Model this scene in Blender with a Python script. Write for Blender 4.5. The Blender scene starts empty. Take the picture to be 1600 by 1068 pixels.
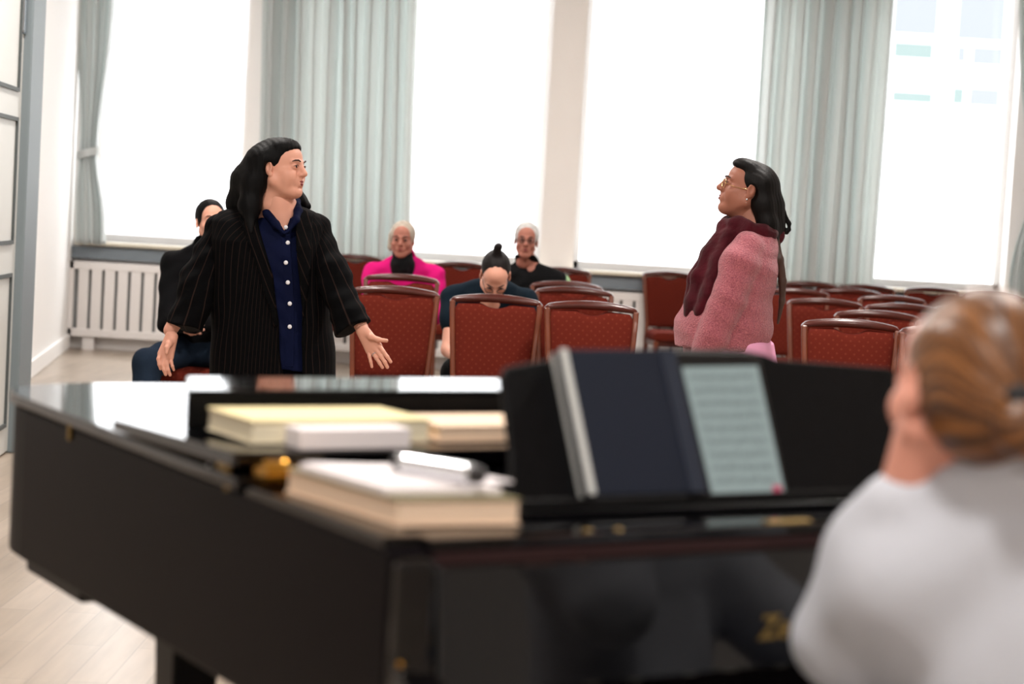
import bpy, bmesh, math, random
import numpy as np
from mathutils import Vector, Matrix
from mathutils.bvhtree import BVHTree
random.seed(7); np.random.seed(7)
S = bpy.context.scene; COL = S.collection
R = math.radians

# ------------------------------------------------------------------ camera
F = 3000.0; EYE = 1.40                       # focal length in pixels of the 1600 px frame, eye height
roll = math.atan(.058); pitch = math.atan(199*math.cos(roll)/F)
fw = np.array([0, math.cos(pitch), -math.sin(pitch)])
_u = np.array([0, math.sin(pitch), math.cos(pitch)]); _r = np.array([1., 0, 0])
rt = _r*math.cos(roll)+_u*math.sin(roll); up = _u*math.cos(roll)-_r*math.sin(roll)
CAM = np.array([0, 0, EYE])
cd = bpy.data.cameras.new('camera'); cam = bpy.data.objects.new('camera', cd); COL.objects.link(cam); S.camera = cam
cam.matrix_world = Matrix(((rt[0], up[0], -fw[0], 0), (rt[1], up[1], -fw[1], 0), (rt[2], up[2], -fw[2], EYE), (0, 0, 0, 1)))
cd.sensor_width = 36; cd.lens = F*36/1600; cd.clip_end = 200; cd.clip_start = .05
cd.dof.use_dof = True; cd.dof.focus_distance = 7.5; cd.dof.aperture_fstop = 2.7

def at(px, py, Y):
    r = fw+rt*(px-800)/F+up*(534-py)/F
    return CAM+r*(Y/r[1])
def atz(px, py, z):
    r = fw+rt*(px-800)/F+up*(534-py)/F
    return CAM+r*((z-EYE)/r[2])

# ------------------------------------------------------------------ light
S.view_settings.view_transform = 'Standard'; S.view_settings.look = 'None'
S.view_settings.exposure = .12; S.view_settings.gamma = 1; S.view_settings.use_curve_mapping = False
w = bpy.data.worlds.new('overcast_sky'); S.world = w; w.use_nodes = True
bg = w.node_tree.nodes['Background']; bg.inputs[0].default_value = (.96, .98, 1, 1); bg.inputs[1].default_value = 4.2
def sun(name, direction, strength, angle, color=(1, 1, 1)):
    l = bpy.data.lights.new(name, 'SUN'); l.energy = strength; l.angle = R(angle); l.color = color
    o = bpy.data.objects.new(name, l); COL.objects.link(o)
    o.rotation_euler = Vector(direction).to_track_quat('-Z', 'Y').to_euler(); return o
sun('daylight', (-.12, -1, -.62), 10.0, 70, (.97, .99, 1))
def lamp(name, loc, power, size, color):
    l = bpy.data.lights.new(name, 'AREA'); l.shape = 'DISK'; l.size = size; l.energy = power; l.color = color; l.energy = power*2.6
    o = bpy.data.objects.new(name, l); COL.objects.link(o); o.location = loc; return o
for (x, y, e) in ((-1.6, 4.6, 34), (1.6, 4.6, 34), (-1.6, 8.6, 42), (1.6, 8.6, 42), (0, 1.0, 26), (-1.5, -2, 20), (1.5, -2, 20), (-1.6, 12.5, 30), (2.0, 12.5, 30)):
    lamp('ceiling_lamp_light', (x, y, 3.95), e, .45, (1, .94, .89))

# ------------------------------------------------------------------ materials
MATS = {}
def lin(c): return tuple(((v/255)/12.92 if v/255 <= .04045 else ((v/255+.055)/1.055)**2.4) for v in c)
def mat(name, rgb, rough=.6, metal=0, spec=.5, coat=0, bump=0, bscale=60, stretch=(1, 1, 1), vary=0, vscale=8, sheen=0, sss=0, emit=None, estr=0, rgb2=None):
    m = bpy.data.materials.new(name); m.use_nodes = True; nt = m.node_tree; b = nt.nodes['Principled BSDF']
    c = lin(rgb); b.inputs['Base Color'].default_value = (*c, 1)
    b.inputs['Roughness'].default_value = rough; b.inputs['Metallic'].default_value = metal
    b.inputs['Specular IOR Level'].default_value = spec; b.inputs['Coat Weight'].default_value = coat; b.inputs['Coat Roughness'].default_value = .08
    b.inputs['Sheen Weight'].default_value = sheen
    if sss: b.inputs['Subsurface Weight'].default_value = sss; b.inputs['Subsurface Radius'].default_value = (.012, .005, .003); b.inputs['Subsurface Scale'].default_value = 1
    if emit: b.inputs['Emission Color'].default_value = (*lin(emit), 1); b.inputs['Emission Strength'].default_value = estr
    if bump or vary:
        tc = nt.nodes.new('ShaderNodeTexCoord'); mp = nt.nodes.new('ShaderNodeMapping'); mp.inputs['Scale'].default_value = stretch
        nt.links.new(tc.outputs['Object'], mp.inputs[0])
        if bump:
            n = nt.nodes.new('ShaderNodeTexNoise'); n.inputs['Scale'].default_value = bscale; n.inputs['Detail'].default_value = 3; nt.links.new(mp.outputs[0], n.inputs[0])
            bp = nt.nodes.new('ShaderNodeBump'); bp.inputs['Strength'].default_value = bump; bp.inputs['Distance'].default_value = .01
            nt.links.new(n.outputs[0], bp.inputs['Height']); nt.links.new(bp.outputs[0], b.inputs['Normal'])
        if vary:
            n = nt.nodes.new('ShaderNodeTexNoise'); n.inputs['Scale'].default_value = vscale; n.inputs['Detail'].default_value = 4; nt.links.new(mp.outputs[0], n.inputs[0])
            rp = nt.nodes.new('ShaderNodeValToRGB'); rp.color_ramp.elements[0].position = .3; rp.color_ramp.elements[1].position = .7
            d = lin(rgb2) if rgb2 else tuple(v*(1-vary) for v in c)
            rp.color_ramp.elements[0].color = (*d, 1); rp.color_ramp.elements[1].color = (*c, 1)
            nt.links.new(n.outputs[0], rp.inputs[0]); nt.links.new(rp.outputs[0], b.inputs['Base Color'])
    MATS[name] = m; return m
mat('white_wall', (244, 242, 240), .7, bump=.05, bscale=40)
mat('pillar_wall', (250, 246, 243), .7)
mat('grey_wood', (118, 128, 132), .45)
mat('white_wood', (205, 206, 202), .45)
mat('dark_groove', (70, 76, 76), .6)
mat('ceiling_paint', (225, 222, 216), .8)
mat('radiator_white', (232, 228, 226), .4)
mat('radiator_gap', (165, 168, 168), .7)
mat('sill_stone', (215, 208, 190), .4)
mat('sill_shade_grey', (120, 130, 138), .6)
mat('facade_white', (250, 250, 250), .9)
mat('facade_glass', (120, 124, 134), .6)
mat('facade_pale', (134, 138, 144), .8)
mat('facade_green', (110, 124, 122), .8)
mat('frame_white', (245, 245, 245), .4)
mat('piano_black', (5, 5, 7), .06, spec=.5)
mat('piano_side', (14, 10, 13), .36, spec=.04)
mat('piano_satin', (6, 6, 8), .45, spec=.18)
mat('desk_black', (9, 9, 12), .5, spec=.15, vary=.6, vscale=55)
mat('brass', (205, 150, 60), .22, metal=1)
mat('brass_dull', (150, 125, 75), .4, metal=1)
mat('red_felt', (42, 14, 14), .9)
mat('steel', (190, 195, 200), .2, metal=1)
mat('silver_case', (225, 228, 232), .16, metal=.85)
mat('ivory', (235, 230, 215), .3)
mat('paper_white', (252, 246, 248), .75, spec=.2)
mat('paper_cream', (250, 240, 212), .7, vary=.06, vscale=3, spec=.2)
mat('paper_yellow', (244, 228, 176), .65, spec=.2)
mat('paper_peach', (250, 222, 194), .7, spec=.2)
mat('olive_cover', (120, 112, 75), .6)
mat('book_blue', (27, 33, 47), .65, spec=.2)
mat('book_blue_spine', (26, 36, 54), .55)
mat('page_edge', (205, 208, 206), .6)
mat('tablet_black', (16, 16, 19), .3)
mat('tablet_screen', (60, 66, 66), .3, emit=(150, 164, 162), estr=.72)
mat('ink', (105, 118, 122), .6)
mat('pink_mark', (200, 70, 110), .6)
mat('wood_red', (74, 24, 13), .28, spec=.35, coat=.15, vary=.35, vscale=9, stretch=(1, 1, 6))
mat('wood_light', (108, 50, 24), .38, spec=.3, coat=.1, vary=.3, vscale=9)
mat('skin', (214, 156, 134), .5, sss=.08, spec=.35)
mat('skin_tan', (160, 104, 85), .5, sss=.08, spec=.35)
mat('skin_old', (164, 106, 90), .55, sss=.05, spec=.3)
mat('skin_hand', (232, 165, 145), .5, sss=.08, spec=.35)
mat('lips', (128, 50, 50), .45)
mat('lips_dark', (120, 52, 52), .45)
mat('brow', (50, 32, 26), .8)
mat('eye_white', (150, 144, 140), .25)
mat('iris', (40, 28, 22), .2)
mat('nail', (240, 190, 175), .3)
mat('hair_black', (4, 4, 5), .6, spec=.12, bump=.15, bscale=22, stretch=(6, 6, .5))
mat('hair_brownblack', (8, 5, 5), .55, spec=.16, bump=.15, bscale=22, stretch=(6, 6, .5))
mat('hair_lock', (62, 40, 30), .5, bump=.3, bscale=22, stretch=(6, 6, .5))
mat('hair_bun', (18, 12, 12), .6, spec=.2, bump=.3, bscale=30)
mat('hair_silver', (200, 198, 195), .6, vary=.4, vscale=30)
mat('hair_blond_grey', (178, 165, 150), .6, vary=.3, vscale=30)
mat('shirt_navy', (5, 14, 48), .8, spec=.12, bump=.15, bscale=25, vary=.3, vscale=10)
mat('trouser_navy', (6, 8, 20), .9, spec=.1)
mat('black_cloth', (5, 5, 7), .9, bump=.2, bscale=30, spec=.2)
mat('dark_jacket', (4, 4, 6), .9, spec=.15)
mat('jeans', (30, 42, 58), .9, spec=.1, vary=.5, vscale=6)
mat('jeans_light', (95, 115, 140), .85)
mat('magenta_wool', (196, 22, 108), .9, spec=.1)
mat('teal_tee', (15, 28, 38), .9, spec=.1)
mat('green_knit', (150, 185, 140), .9)
mat('scarf_wine', (74, 14, 26), .95, bump=.5, bscale=40, sheen=.1, vary=.5, vscale=14, spec=.15)
mat('sweater_pink', (190, 112, 118), .95, bump=.8, bscale=170, vary=.35, vscale=190, sheen=.3, rgb2=(138, 68, 84), spec=.1)
mat('skirt_pink', (226, 158, 192), .8)
mat('shirt_grey', (208, 212, 222), .85, vary=.12, vscale=5, bump=.2, bscale=12)
mat('shoe', (18, 16, 16), .4)
mat('gold_wire', (225, 195, 140), .2, metal=1)
mat('glasses_dark', (30, 26, 28), .3)
mat('button', (235, 235, 240), .3)
mat('plaster_black', (20, 20, 24), .5)

def glassmat(nm='window_glass', key='glass', fac=.04):
    m = bpy.data.materials.new(nm); m.use_nodes = True; nt = m.node_tree; nt.nodes.clear()
    o = nt.nodes.new('ShaderNodeOutputMaterial'); t = nt.nodes.new('ShaderNodeBsdfTransparent'); g = nt.nodes.new('ShaderNodeBsdfGlossy'); x = nt.nodes.new('ShaderNodeMixShader')
    g.inputs['Roughness'].default_value = .02; x.inputs[0].default_value = fac
    nt.links.new(t.outputs[0], x.inputs[1]); nt.links.new(g.outputs[0], x.inputs[2]); nt.links.new(x.outputs[0], o.inputs[0]); MATS[key] = m
glassmat(); glassmat('spectacle_lens', 'lens', .006)
def curtainmat():
    m = bpy.data.materials.new('curtain_cloth'); m.use_nodes = True; nt = m.node_tree; b = nt.nodes['Principled BSDF']
    b.inputs['Base Color'].default_value = (*lin((228, 231, 231)), 1); b.inputs['Roughness'].default_value = .9
    t = nt.nodes.new('ShaderNodeBsdfTranslucent'); t.inputs[0].default_value = (*lin((212, 216, 213)), 1)
    x = nt.nodes.new('ShaderNodeMixShader'); x.inputs[0].default_value = .44
    nt.links.new(b.outputs[0], x.inputs[1]); nt.links.new(t.outputs[0], x.inputs[2]); nt.links.new(x.outputs[0], nt.nodes['Material Output'].inputs[0]); MATS['curtain'] = m
curtainmat()
def floormat():
    m = bpy.data.materials.new('oak_parquet'); m.use_nodes = True; nt = m.node_tree; b = nt.nodes['Principled BSDF']
    tc = nt.nodes.new('ShaderNodeTexCoord'); mp = nt.nodes.new('ShaderNodeMapping'); mp.inputs['Rotation'].default_value = (0, 0, R(90)); nt.links.new(tc.outputs['Object'], mp.inputs[0])
    br = nt.nodes.new('ShaderNodeTexBrick'); br.inputs['Scale'].default_value = 1; br.inputs['Brick Width'].default_value = .9; br.inputs['Row Height'].default_value = .11
    br.inputs['Mortar Size'].default_value = .0025; br.inputs['Color1'].default_value = (*lin((194, 177, 160)), 1); br.inputs['Color2'].default_value = (*lin((176, 159, 141)), 1); br.inputs['Mortar'].default_value = (*lin((165, 150, 136)), 1)
    nt.links.new(mp.outputs[0], br.inputs[0])
    n = nt.nodes.new('ShaderNodeTexNoise'); n.inputs['Scale'].default_value = 3; n.inputs['Detail'].default_value = 8
    mp2 = nt.nodes.new('ShaderNodeMapping'); mp2.inputs['Scale'].default_value = (8, .8, 1); nt.links.new(tc.outputs['Object'], mp2.inputs[0]); nt.links.new(mp2.outputs[0], n.inputs[0])
    mx = nt.nodes.new('ShaderNodeMixRGB'); mx.blend_type = 'MULTIPLY'; mx.inputs[0].default_value = .45
    nt.links.new(br.outputs[0], mx.inputs[1]); nt.links.new(n.outputs[0], mx.inputs[2]); nt.links.new(mx.outputs[0], b.inputs['Base Color'])
    b.inputs['Roughness'].default_value = .28; b.inputs['Specular IOR Level'].default_value = .5; MATS['floor'] = m
floormat()
def fabricmat():
    m = bpy.data.materials.new('dotted_upholstery'); m.use_nodes = True; nt = m.node_tree; b = nt.nodes['Principled BSDF']; N = nt.nodes.new; L = nt.links.new
    tc = N('ShaderNodeTexCoord'); sx = N('ShaderNodeSeparateXYZ'); L(tc.outputs['Object'], sx.inputs[0])
    def math_(op, a, bb=None):
        n = N('ShaderNodeMath'); n.operation = op
        for i, v in enumerate((a, bb)):
            if v is None: continue
            if isinstance(v, (int, float)): n.inputs[i].default_value = v
            else: L(v, n.inputs[i])
        return n.outputs[0]
    def dots(off):
        ds = []
        for ax in ('X', 'Z'):
            v = math_('FRACT', math_('ADD', math_('MULTIPLY', sx.outputs[ax], 1/.042), 100+off)); v = math_('SUBTRACT', v, .5); ds.append(math_('MULTIPLY', v, v))
        return math_('LESS_THAN', math_('ADD', ds[0], ds[1]), .012)
    d = math_('MAXIMUM', dots(0), dots(.5))
    n = N('ShaderNodeTexNoise'); n.inputs['Scale'].default_value = 40
    mx = N('ShaderNodeMixRGB'); mx.inputs[1].default_value = (*lin((88, 29, 20)), 1); mx.inputs[2].default_value = (*lin((103, 44, 30)), 1); L(d, mx.inputs[0])
    L(mx.outputs[0], b.inputs['Base Color']); b.inputs['Roughness'].default_value = .9; b.inputs['Specular IOR Level'].default_value = .08; MATS['fabric'] = m
fabricmat()
def stripemat():
    m = bpy.data.materials.new('pinstripe_cloth'); m.use_nodes = True; nt = m.node_tree; b = nt.nodes['Principled BSDF']; N = nt.nodes.new; L = nt.links.new
    a = N('ShaderNodeAttribute'); a.attribute_name = 'stripe'
    f = N('ShaderNodeMath'); f.operation = 'FRACT'; L(a.outputs['Fac'], f.inputs[0])
    g = N('ShaderNodeMath'); g.operation = 'LESS_THAN'; g.inputs[1].default_value = .09; L(f.outputs[0], g.inputs[0])
    mx = N('ShaderNodeMixRGB'); mx.inputs[1].default_value = (*lin((4, 4, 5)), 1); mx.inputs[2].default_value = (*lin((38, 27, 24)), 1); L(g.outputs[0], mx.inputs[0])
    L(mx.outputs[0], b.inputs['Base Color']); b.inputs['Roughness'].default_value = .9; b.inputs['Specular IOR Level'].default_value = .08; MATS['pinstripe'] = m
stripemat()
def blondemat():
    m = bpy.data.materials.new('hair_ginger_blond'); m.use_nodes = True; nt = m.node_tree; b = nt.nodes['Principled BSDF']; N = nt.nodes.new; L = nt.links.new
    a = N('ShaderNodeAttribute'); a.attribute_name = 'strand'
    n = N('ShaderNodeTexNoise'); n.noise_dimensions = '1D'; n.inputs['Scale'].default_value = 2.6; n.inputs['Detail'].default_value = 8; n.inputs['Roughness'].default_value = .8; L(a.outputs['Fac'], n.inputs['W'])
    r = N('ShaderNodeValToRGB'); e = r.color_ramp.elements; e[0].position = .40; e[0].color = (*lin((52, 31, 23)), 1); e[1].position = .72; e[1].color = (*lin((178, 116, 60)), 1)
    L(n.outputs[0], r.inputs[0]); L(r.outputs[0], b.inputs['Base Color']); b.inputs['Roughness'].default_value = .38; MATS['hair_blonde'] = m
blondemat()

# ------------------------------------------------------------------ object helpers
def link(o): COL.objects.link(o); return o
def tag(o, label=None, cat=None, group=None, kind=None):
    for k, v in (('label', label), ('category', cat), ('group', group), ('kind', kind)):
        if v: o[k] = v
    return o
def empty(name, loc, label, cat, group=None, rz=0):
    o = bpy.data.objects.new(name, None); o.location = loc; o.rotation_euler = (0, 0, rz); o.empty_display_size = .05; link(o)
    return tag(o, label, cat, group)
def mobj(name, V, Fc, material, parent=None, smooth=False, base=None, bevel=0, bseg=2, mats=None, midx=None):
    """V in world space (or parent space when base is None)"""
    me = bpy.data.meshes.new(name); V = np.asarray(V, float)
    if base is not None: V = V-np.asarray(base, float)
    me.from_pydata(V.tolist(), [], [list(map(int, f)) for f in Fc] if not isinstance(Fc, np.ndarray) else Fc.tolist()); me.update()
    for mm in (mats or [material]): me.materials.append(MATS[mm])
    if midx is not None: me.polygons.foreach_set('material_index', midx)
    if smooth: me.polygons.foreach_set('use_smooth', [True]*len(me.polygons))
    o = bpy.data.objects.new(name, me); link(o)
    if parent: o.parent = parent
    if bevel:
        b = o.modifiers.new('bevel', 'BEVEL'); b.width = bevel; b.segments = bseg; b.limit_method = 'ANGLE'; b.angle_limit = R(40)
    return o
class MB:
    def __init__(s): s.V = []; s.F = []
    def add(s, V, Fc):
        n = len(s.V); s.V += [tuple(v) for v in V]; s.F += [tuple(i+n for i in f) for f in Fc]; return s
    def hexa(s, p): return s.add(p, [(0, 3, 2, 1), (4, 5, 6, 7), (0, 1, 5, 4), (1, 2, 6, 5), (2, 3, 7, 6), (3, 0, 4, 7)])
    def box(s, x0, x1, y0, y1, z0, z1): return s.hexa([(x0, y0, z0), (x1, y0, z0), (x1, y1, z0), (x0, y1, z0), (x0, y0, z1), (x1, y0, z1), (x1, y1, z1), (x0, y1, z1)])
    def prism(s, pts, z0, z1):
        n = len(pts); a = sum(pts[i][0]*pts[(i+1) % n][1]-pts[(i+1) % n][0]*pts[i][1] for i in range(n))
        if a < 0: pts = pts[::-1]
        V = [(x, y, z0) for x, y in pts]+[(x, y, z1) for x, y in pts]
        return s.add(V, [tuple(range(n))[::-1], tuple(range(n, 2*n))]+[(i, (i+1) % n, n+(i+1) % n, n+i) for i in range(n)])
    def tube(s, path, rad, n=8):
        path = [np.asarray(p, float) for p in path]; rad = rad if hasattr(rad, '__len__') else [rad]*len(path); V = []; Fc = []
        ref = np.array([0, 0, 1.])
        for i, p in enumerate(path):
            t = path[min(i+1, len(path)-1)]-path[max(i-1, 0)]; t = t/(np.linalg.norm(t)+1e-9)
            a = np.cross(t, ref)
            if np.linalg.norm(a) < .2: a = np.cross(t, np.array([1., 0, 0]))
            a /= np.linalg.norm(a); b = np.cross(a, t)
            V += [p+rad[i]*(math.cos(2*math.pi*k/n)*a+math.sin(2*math.pi*k/n)*b) for k in range(n)]
        for i in range(len(path)-1):
            for k in range(n): Fc.append((i*n+k, i*n+(k+1) % n, (i+1)*n+(k+1) % n, (i+1)*n+k))
        Fc += [tuple(range(n)), tuple(range((len(path)-1)*n, len(path)*n))[::-1]]
        return s.add(V, Fc)
    def sphere(s, c, r, n=12, m=8):
        r = r if hasattr(r, '__len__') else (r, r, r); V = [(c[0], c[1], c[2]+r[2])]; Fc = []
        for j in range(1, m):
            for k in range(n):
                a = math.pi*j/m; b = 2*math.pi*k/n; V.append((c[0]+r[0]*math.sin(a)*math.cos(b), c[1]+r[1]*math.sin(a)*math.sin(b), c[2]+r[2]*math.cos(a)))
        V.append((c[0], c[1], c[2]-r[2]))
        for k in range(n):
            Fc.append((0, 1+k, 1+(k+1) % n)); Fc.append((len(V)-1, 1+(m-2)*n+(k+1) % n, 1+(m-2)*n+k))
            for j in range(m-2): Fc.append((1+j*n+k, 1+(j+1)*n+k, 1+(j+1)*n+(k+1) % n, 1+j*n+(k+1) % n))
        return s.add(V, Fc)
    def xf(s, fn): s.V = [tuple(fn(*v)) for v in s.V]; return s
    def build(s, name, material, parent=None, base=None, **k): return mobj(name, s.V, s.F, material, parent, base=base, **k)
def structure(o): o['kind'] = 'structure'; return o

# ------------------------------------------------------------------ implicit-surface modelling
def smin(a, b, k):
    if k <= 0: return np.minimum(a, b)
    h = np.clip(.5+.5*(b-a)/k, 0, 1); return b+(a-b)*h-k*h*(1-h)
class Sdf:
    def __init__(s): s.ops = []; s.lo = np.array([1e9]*3); s.hi = -s.lo
    def grow(s, lo, hi): s.lo = np.minimum(s.lo, lo); s.hi = np.maximum(s.hi, hi)
    def cone(s, a, b, ra, rb=None, k=.02, op='+'):
        a = np.asarray(a, float); b = np.asarray(b, float); rb = ra if rb is None else rb; ab = b-a; L2 = ab@ab+1e-9
        def f(P):
            t = np.clip(((P-a)@ab)/L2, 0, 1); return np.linalg.norm(P-a-t[..., None]*ab, axis=-1)-(ra+(rb-ra)*t)
        if op == '+': s.grow(np.minimum(a-ra, b-rb), np.maximum(a+ra, b+rb))
        s.ops.append((f, op, k)); return s
    def ell(s, c, r, k=.02, op='+', M=None):
        c = np.asarray(c, float); r = np.asarray(r, float); mr = r.min()
        def f(P):
            q = P-c
            if M is not None: q = q@M
            k0 = np.linalg.norm(q/r, axis=-1); k1 = np.linalg.norm(q/(r*r), axis=-1)+1e-9; return k0*(k0-1)/k1
        if op == '+': s.grow(c-r.max(), c+r.max()) if M is not None else s.grow(c-r, c+r)
        s.ops.append((f, op, k)); return s
    def loft(s, lv, k=.02, op='+', e=2.0, off=0):
        lv = np.asarray(sorted(lv, key=lambda q: q[0]), float); z0 = lv[0, 0]; z1 = lv[-1, 0]
        def f(P):
            z = P[..., 2]; cx, cy, rx, ry = (np.interp(z, lv[:, 0], lv[:, i]) for i in (1, 2, 3, 4)); rx = rx+off; ry = ry+off
            d = ((np.abs((P[..., 0]-cx)/rx)**e+np.abs((P[..., 1]-cy)/ry)**e)**(1/e)-1)*np.minimum(rx, ry)
            return np.maximum(d, np.maximum(z-z1, z0-z))
        if op == '+': s.grow(np.array([(lv[:, 1]-lv[:, 3]).min(), (lv[:, 2]-lv[:, 4]).min(), z0])-off, np.array([(lv[:, 1]+lv[:, 3]).max(), (lv[:, 2]+lv[:, 4]).max(), z1])+off)
        s.ops.append((f, op, k)); return s
    def fn(s, f, op='&', k=0): s.ops.append((f, op, k)); return s
    def cut(s, p, n): p = np.asarray(p, float); n = np.asarray(n, float); n = n/np.linalg.norm(n); return s.fn(lambda P: (P-p)@n, '&')   # removes the side n points to
    def __call__(s, P):
        d = np.full(P.shape[:-1], 10.)
        for f, op, k in s.ops:
            v = f(P)
            if op == '+': d = smin(d, v, k)
            elif op == '-': d = -smin(-d, v, k)
            elif op == '&': d = -smin(-d, -v, k)
            elif op == '~': d = d+v
        return d
    def mesh(s, h):
        lo = s.lo-3*h; hi = s.hi+3*h; n = np.ceil((hi-lo)/h).astype(int)+1
        ax = [lo[i]+h*np.arange(n[i]) for i in range(3)]
        D = np.empty(n, np.float64)
        step = max(1, int(400000/(n[1]*n[2])))
        for i in range(0, n[0], step):
            P = np.stack(np.meshgrid(ax[0][i:i+step], ax[1], ax[2], indexing='ij'), -1); D[i:i+step] = s(P)
        return surfnet(D, lo, h)
def surfnet(D, lo, h):
    neg = D < 0; n = np.array(D.shape)-1
    cs = [(i, j, k) for i in (0, 1) for j in (0, 1) for k in (0, 1)]
    def corner(A, c): return A[c[0]:c[0]+n[0], c[1]:c[1]+n[1], c[2]:c[2]+n[2]]
    cnt = sum(corner(neg, c).astype(np.int8) for c in cs); act = (cnt > 0) & (cnt < 8)
    idx = np.argwhere(act); ids = -np.ones(n, int); ids[act] = np.arange(len(idx))
    vals = {c: D[idx[:, 0]+c[0], idx[:, 1]+c[1], idx[:, 2]+c[2]] for c in cs}
    acc = np.zeros((len(idx), 3)); num = np.zeros(len(idx))
    for c in cs:
        for a in range(3):
            if c[a] == 0:
                c2 = list(c); c2[a] = 1; c2 = tuple(c2); v0 = vals[c]; v1 = vals[c2]; m = (v0 < 0) != (v1 < 0)
                t = np.where(m, v0/(np.where(m, v0-v1, 1)), 0); p = np.tile(np.array(c, float), (len(idx), 1)); p[:, a] = t
                acc[m] += p[m]; num[m] += 1
    V = lo+h*(idx+acc/num[:, None]); Q = []
    for a in range(3):
        b, c = (a+1) % 3, (a+2) % 3
        sl0 = [slice(None)]*3; sl1 = [slice(None)]*3; sl0[a] = slice(0, -1); sl1[a] = slice(1, None)
        A = neg[tuple(sl0)]; B = neg[tuple(sl1)]; e = np.argwhere(A != B)
        e = e[(e[:, b] > 0) & (e[:, c] > 0) & (e[:, b] < n[b]) & (e[:, c] < n[c])]
        if not len(e): continue
        inside = A[tuple(e.T)]
        def q(db, dc):
            g = e.copy(); g[:, b] -= db; g[:, c] -= dc; return ids[tuple(g.T)]
        f = np.stack([q(1, 1), q(0, 1), q(0, 0), q(1, 0)], 1); f[~inside] = f[~inside][:, ::-1]; Q.append(f)
    return V, np.concatenate(Q)
def join(parts):
    V = []; Fc = []; n = 0
    for v, f in parts: V.append(v); Fc.append(f+n); n += len(v)
    return np.concatenate(V), np.concatenate(Fc)
def sobj(name, sdf, h, material, parent, base, mats=None):
    V, Q = sdf.mesh(h) if isinstance(sdf, Sdf) else sdf
    o = mobj(name, V, Q, material, parent, smooth=True, base=base); return o, V
def folds(*terms):
    """cloth folds: sum of amp*sin(freq*dot(dir,p)+phase + wobble)"""
    def f(P):
        d = 0
        for amp, fr, dr, ph in terms:
            q = P@np.asarray(dr, float); d = d+amp*np.sin(fr*q+ph+1.3*np.sin(P[..., 2]*9+ph)+.8*np.sin(P[..., 0]*11+ph*2))
        return d
    return f
def Rz(a): a = R(a); return np.array([[math.cos(a), -math.sin(a), 0], [math.sin(a), math.cos(a), 0], [0, 0, 1]])
def Rx(a): a = R(a); return np.array([[1, 0, 0], [0, math.cos(a), -math.sin(a)], [0, math.sin(a), math.cos(a)]])
def Ry(a): a = R(a); return np.array([[math.cos(a), 0, math.sin(a)], [0, 1, 0], [-math.sin(a), 0, math.cos(a)]])
class Head:
    """local frame: face towards -Y, origin between the ears"""
    def __init__(s, c, yaw, pitch=0, rl=0, scale=1): s.c = np.asarray(c, float); s.M = Rz(yaw)@Rx(pitch)@Ry(rl); s.k = scale
    def w(s, p): return (np.asarray(p, float)*s.k)@s.M.T+s.c
    def loc(s, P): return ((P-s.c)@s.M)/s.k
def head_sdf(full=0, nose=0, chin=0, sub=0, soft=0):
    d = Sdf(); j = .004*full
    if sub: d.ell((0, -.030, -.098), (.040, .048, .020+sub), .02)
    d.ell((0, .018, .035), (.073, .092, .085), .01)
    d.ell((0, -.022, -.032), (.060+j, .068, .086), .03)
    d.ell((0, -.045, .04), (.058, .048, .058), .02)
    d.cone((0, -.075-chin, -.100), (0, -.072-chin, -.098), .019, .019, .03)
    for q in (-1, 1):
        d.ell((q*(.036+j/2), -.060, -.028), (.026, .026, .026), .02)
        d.cone((q*(.050+j), -.002, -.055), (q*.018, -.070, -.098), .017+j, .016, .025)
        d.cone((q*.012, -.092, .024), (q*.042, -.079, .024), .008, .007, .012)
        if soft: d.ell((q*.040, -.055, -.045), (.026, .030, .034), .02)
        d.ell((q*.032, -.100, .004), (.016, .014, .011), .012, '-')
    d.cone((0, -.090, .020), (0, -.112-nose, -.022), .008, .011, .012)
    d.cone((0, -.086, .015), (0, -.093, -.032), .010, .013, .010)
    d.ell((0, -.110-nose, -.026), (.012, .012, .010), .008)
    for q in (-1, 1):
        d.ell((q*.013, -.101, -.029), (.008, .011, .008), .006)
        d.ell((q*.007, -.108, -.037), (.0035, .005, .003), .003, '-')
        d.ell((q*.031, -.083, .004), (.0165, .0135, .0125), .005)        # lids
        d.ell((q*.031, -.0985, .0035), (.0125, .006, .0042), .002, '-')   # eye opening
    d.ell((0, -.087, -.060), (.030, .016, .022), .016)
    d.cone((-.016, -.1075, -.061), (.016, -.1075, -.061), .0022, .0022, .004, '-')
    d.ell((0, -.098, -.083), (.014, .006, .004), .008, '-')
    for q in (-1, 1):   # ears
        E = Rz(q*18)
        d.ell((q*.077, .012, -.004), (.009, .019, .031), .006, M=E)
        d.ell((q*.086, .008, .002), (.006, .011, .017), .004, '-', M=E)
        d.ell((q*.078, .002, -.030), (.007, .010, .010), .005)
    return d
def head_mesh(hd, h=.0026, neck=True, **k):
    d = head_sdf(**k)
    if neck:
        d.cone((0, .022, -.045), (0, .040, -.150), .050, .054, .03)
    V, Q = d.mesh(h/hd.k); return hd.w(V), Q
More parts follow.
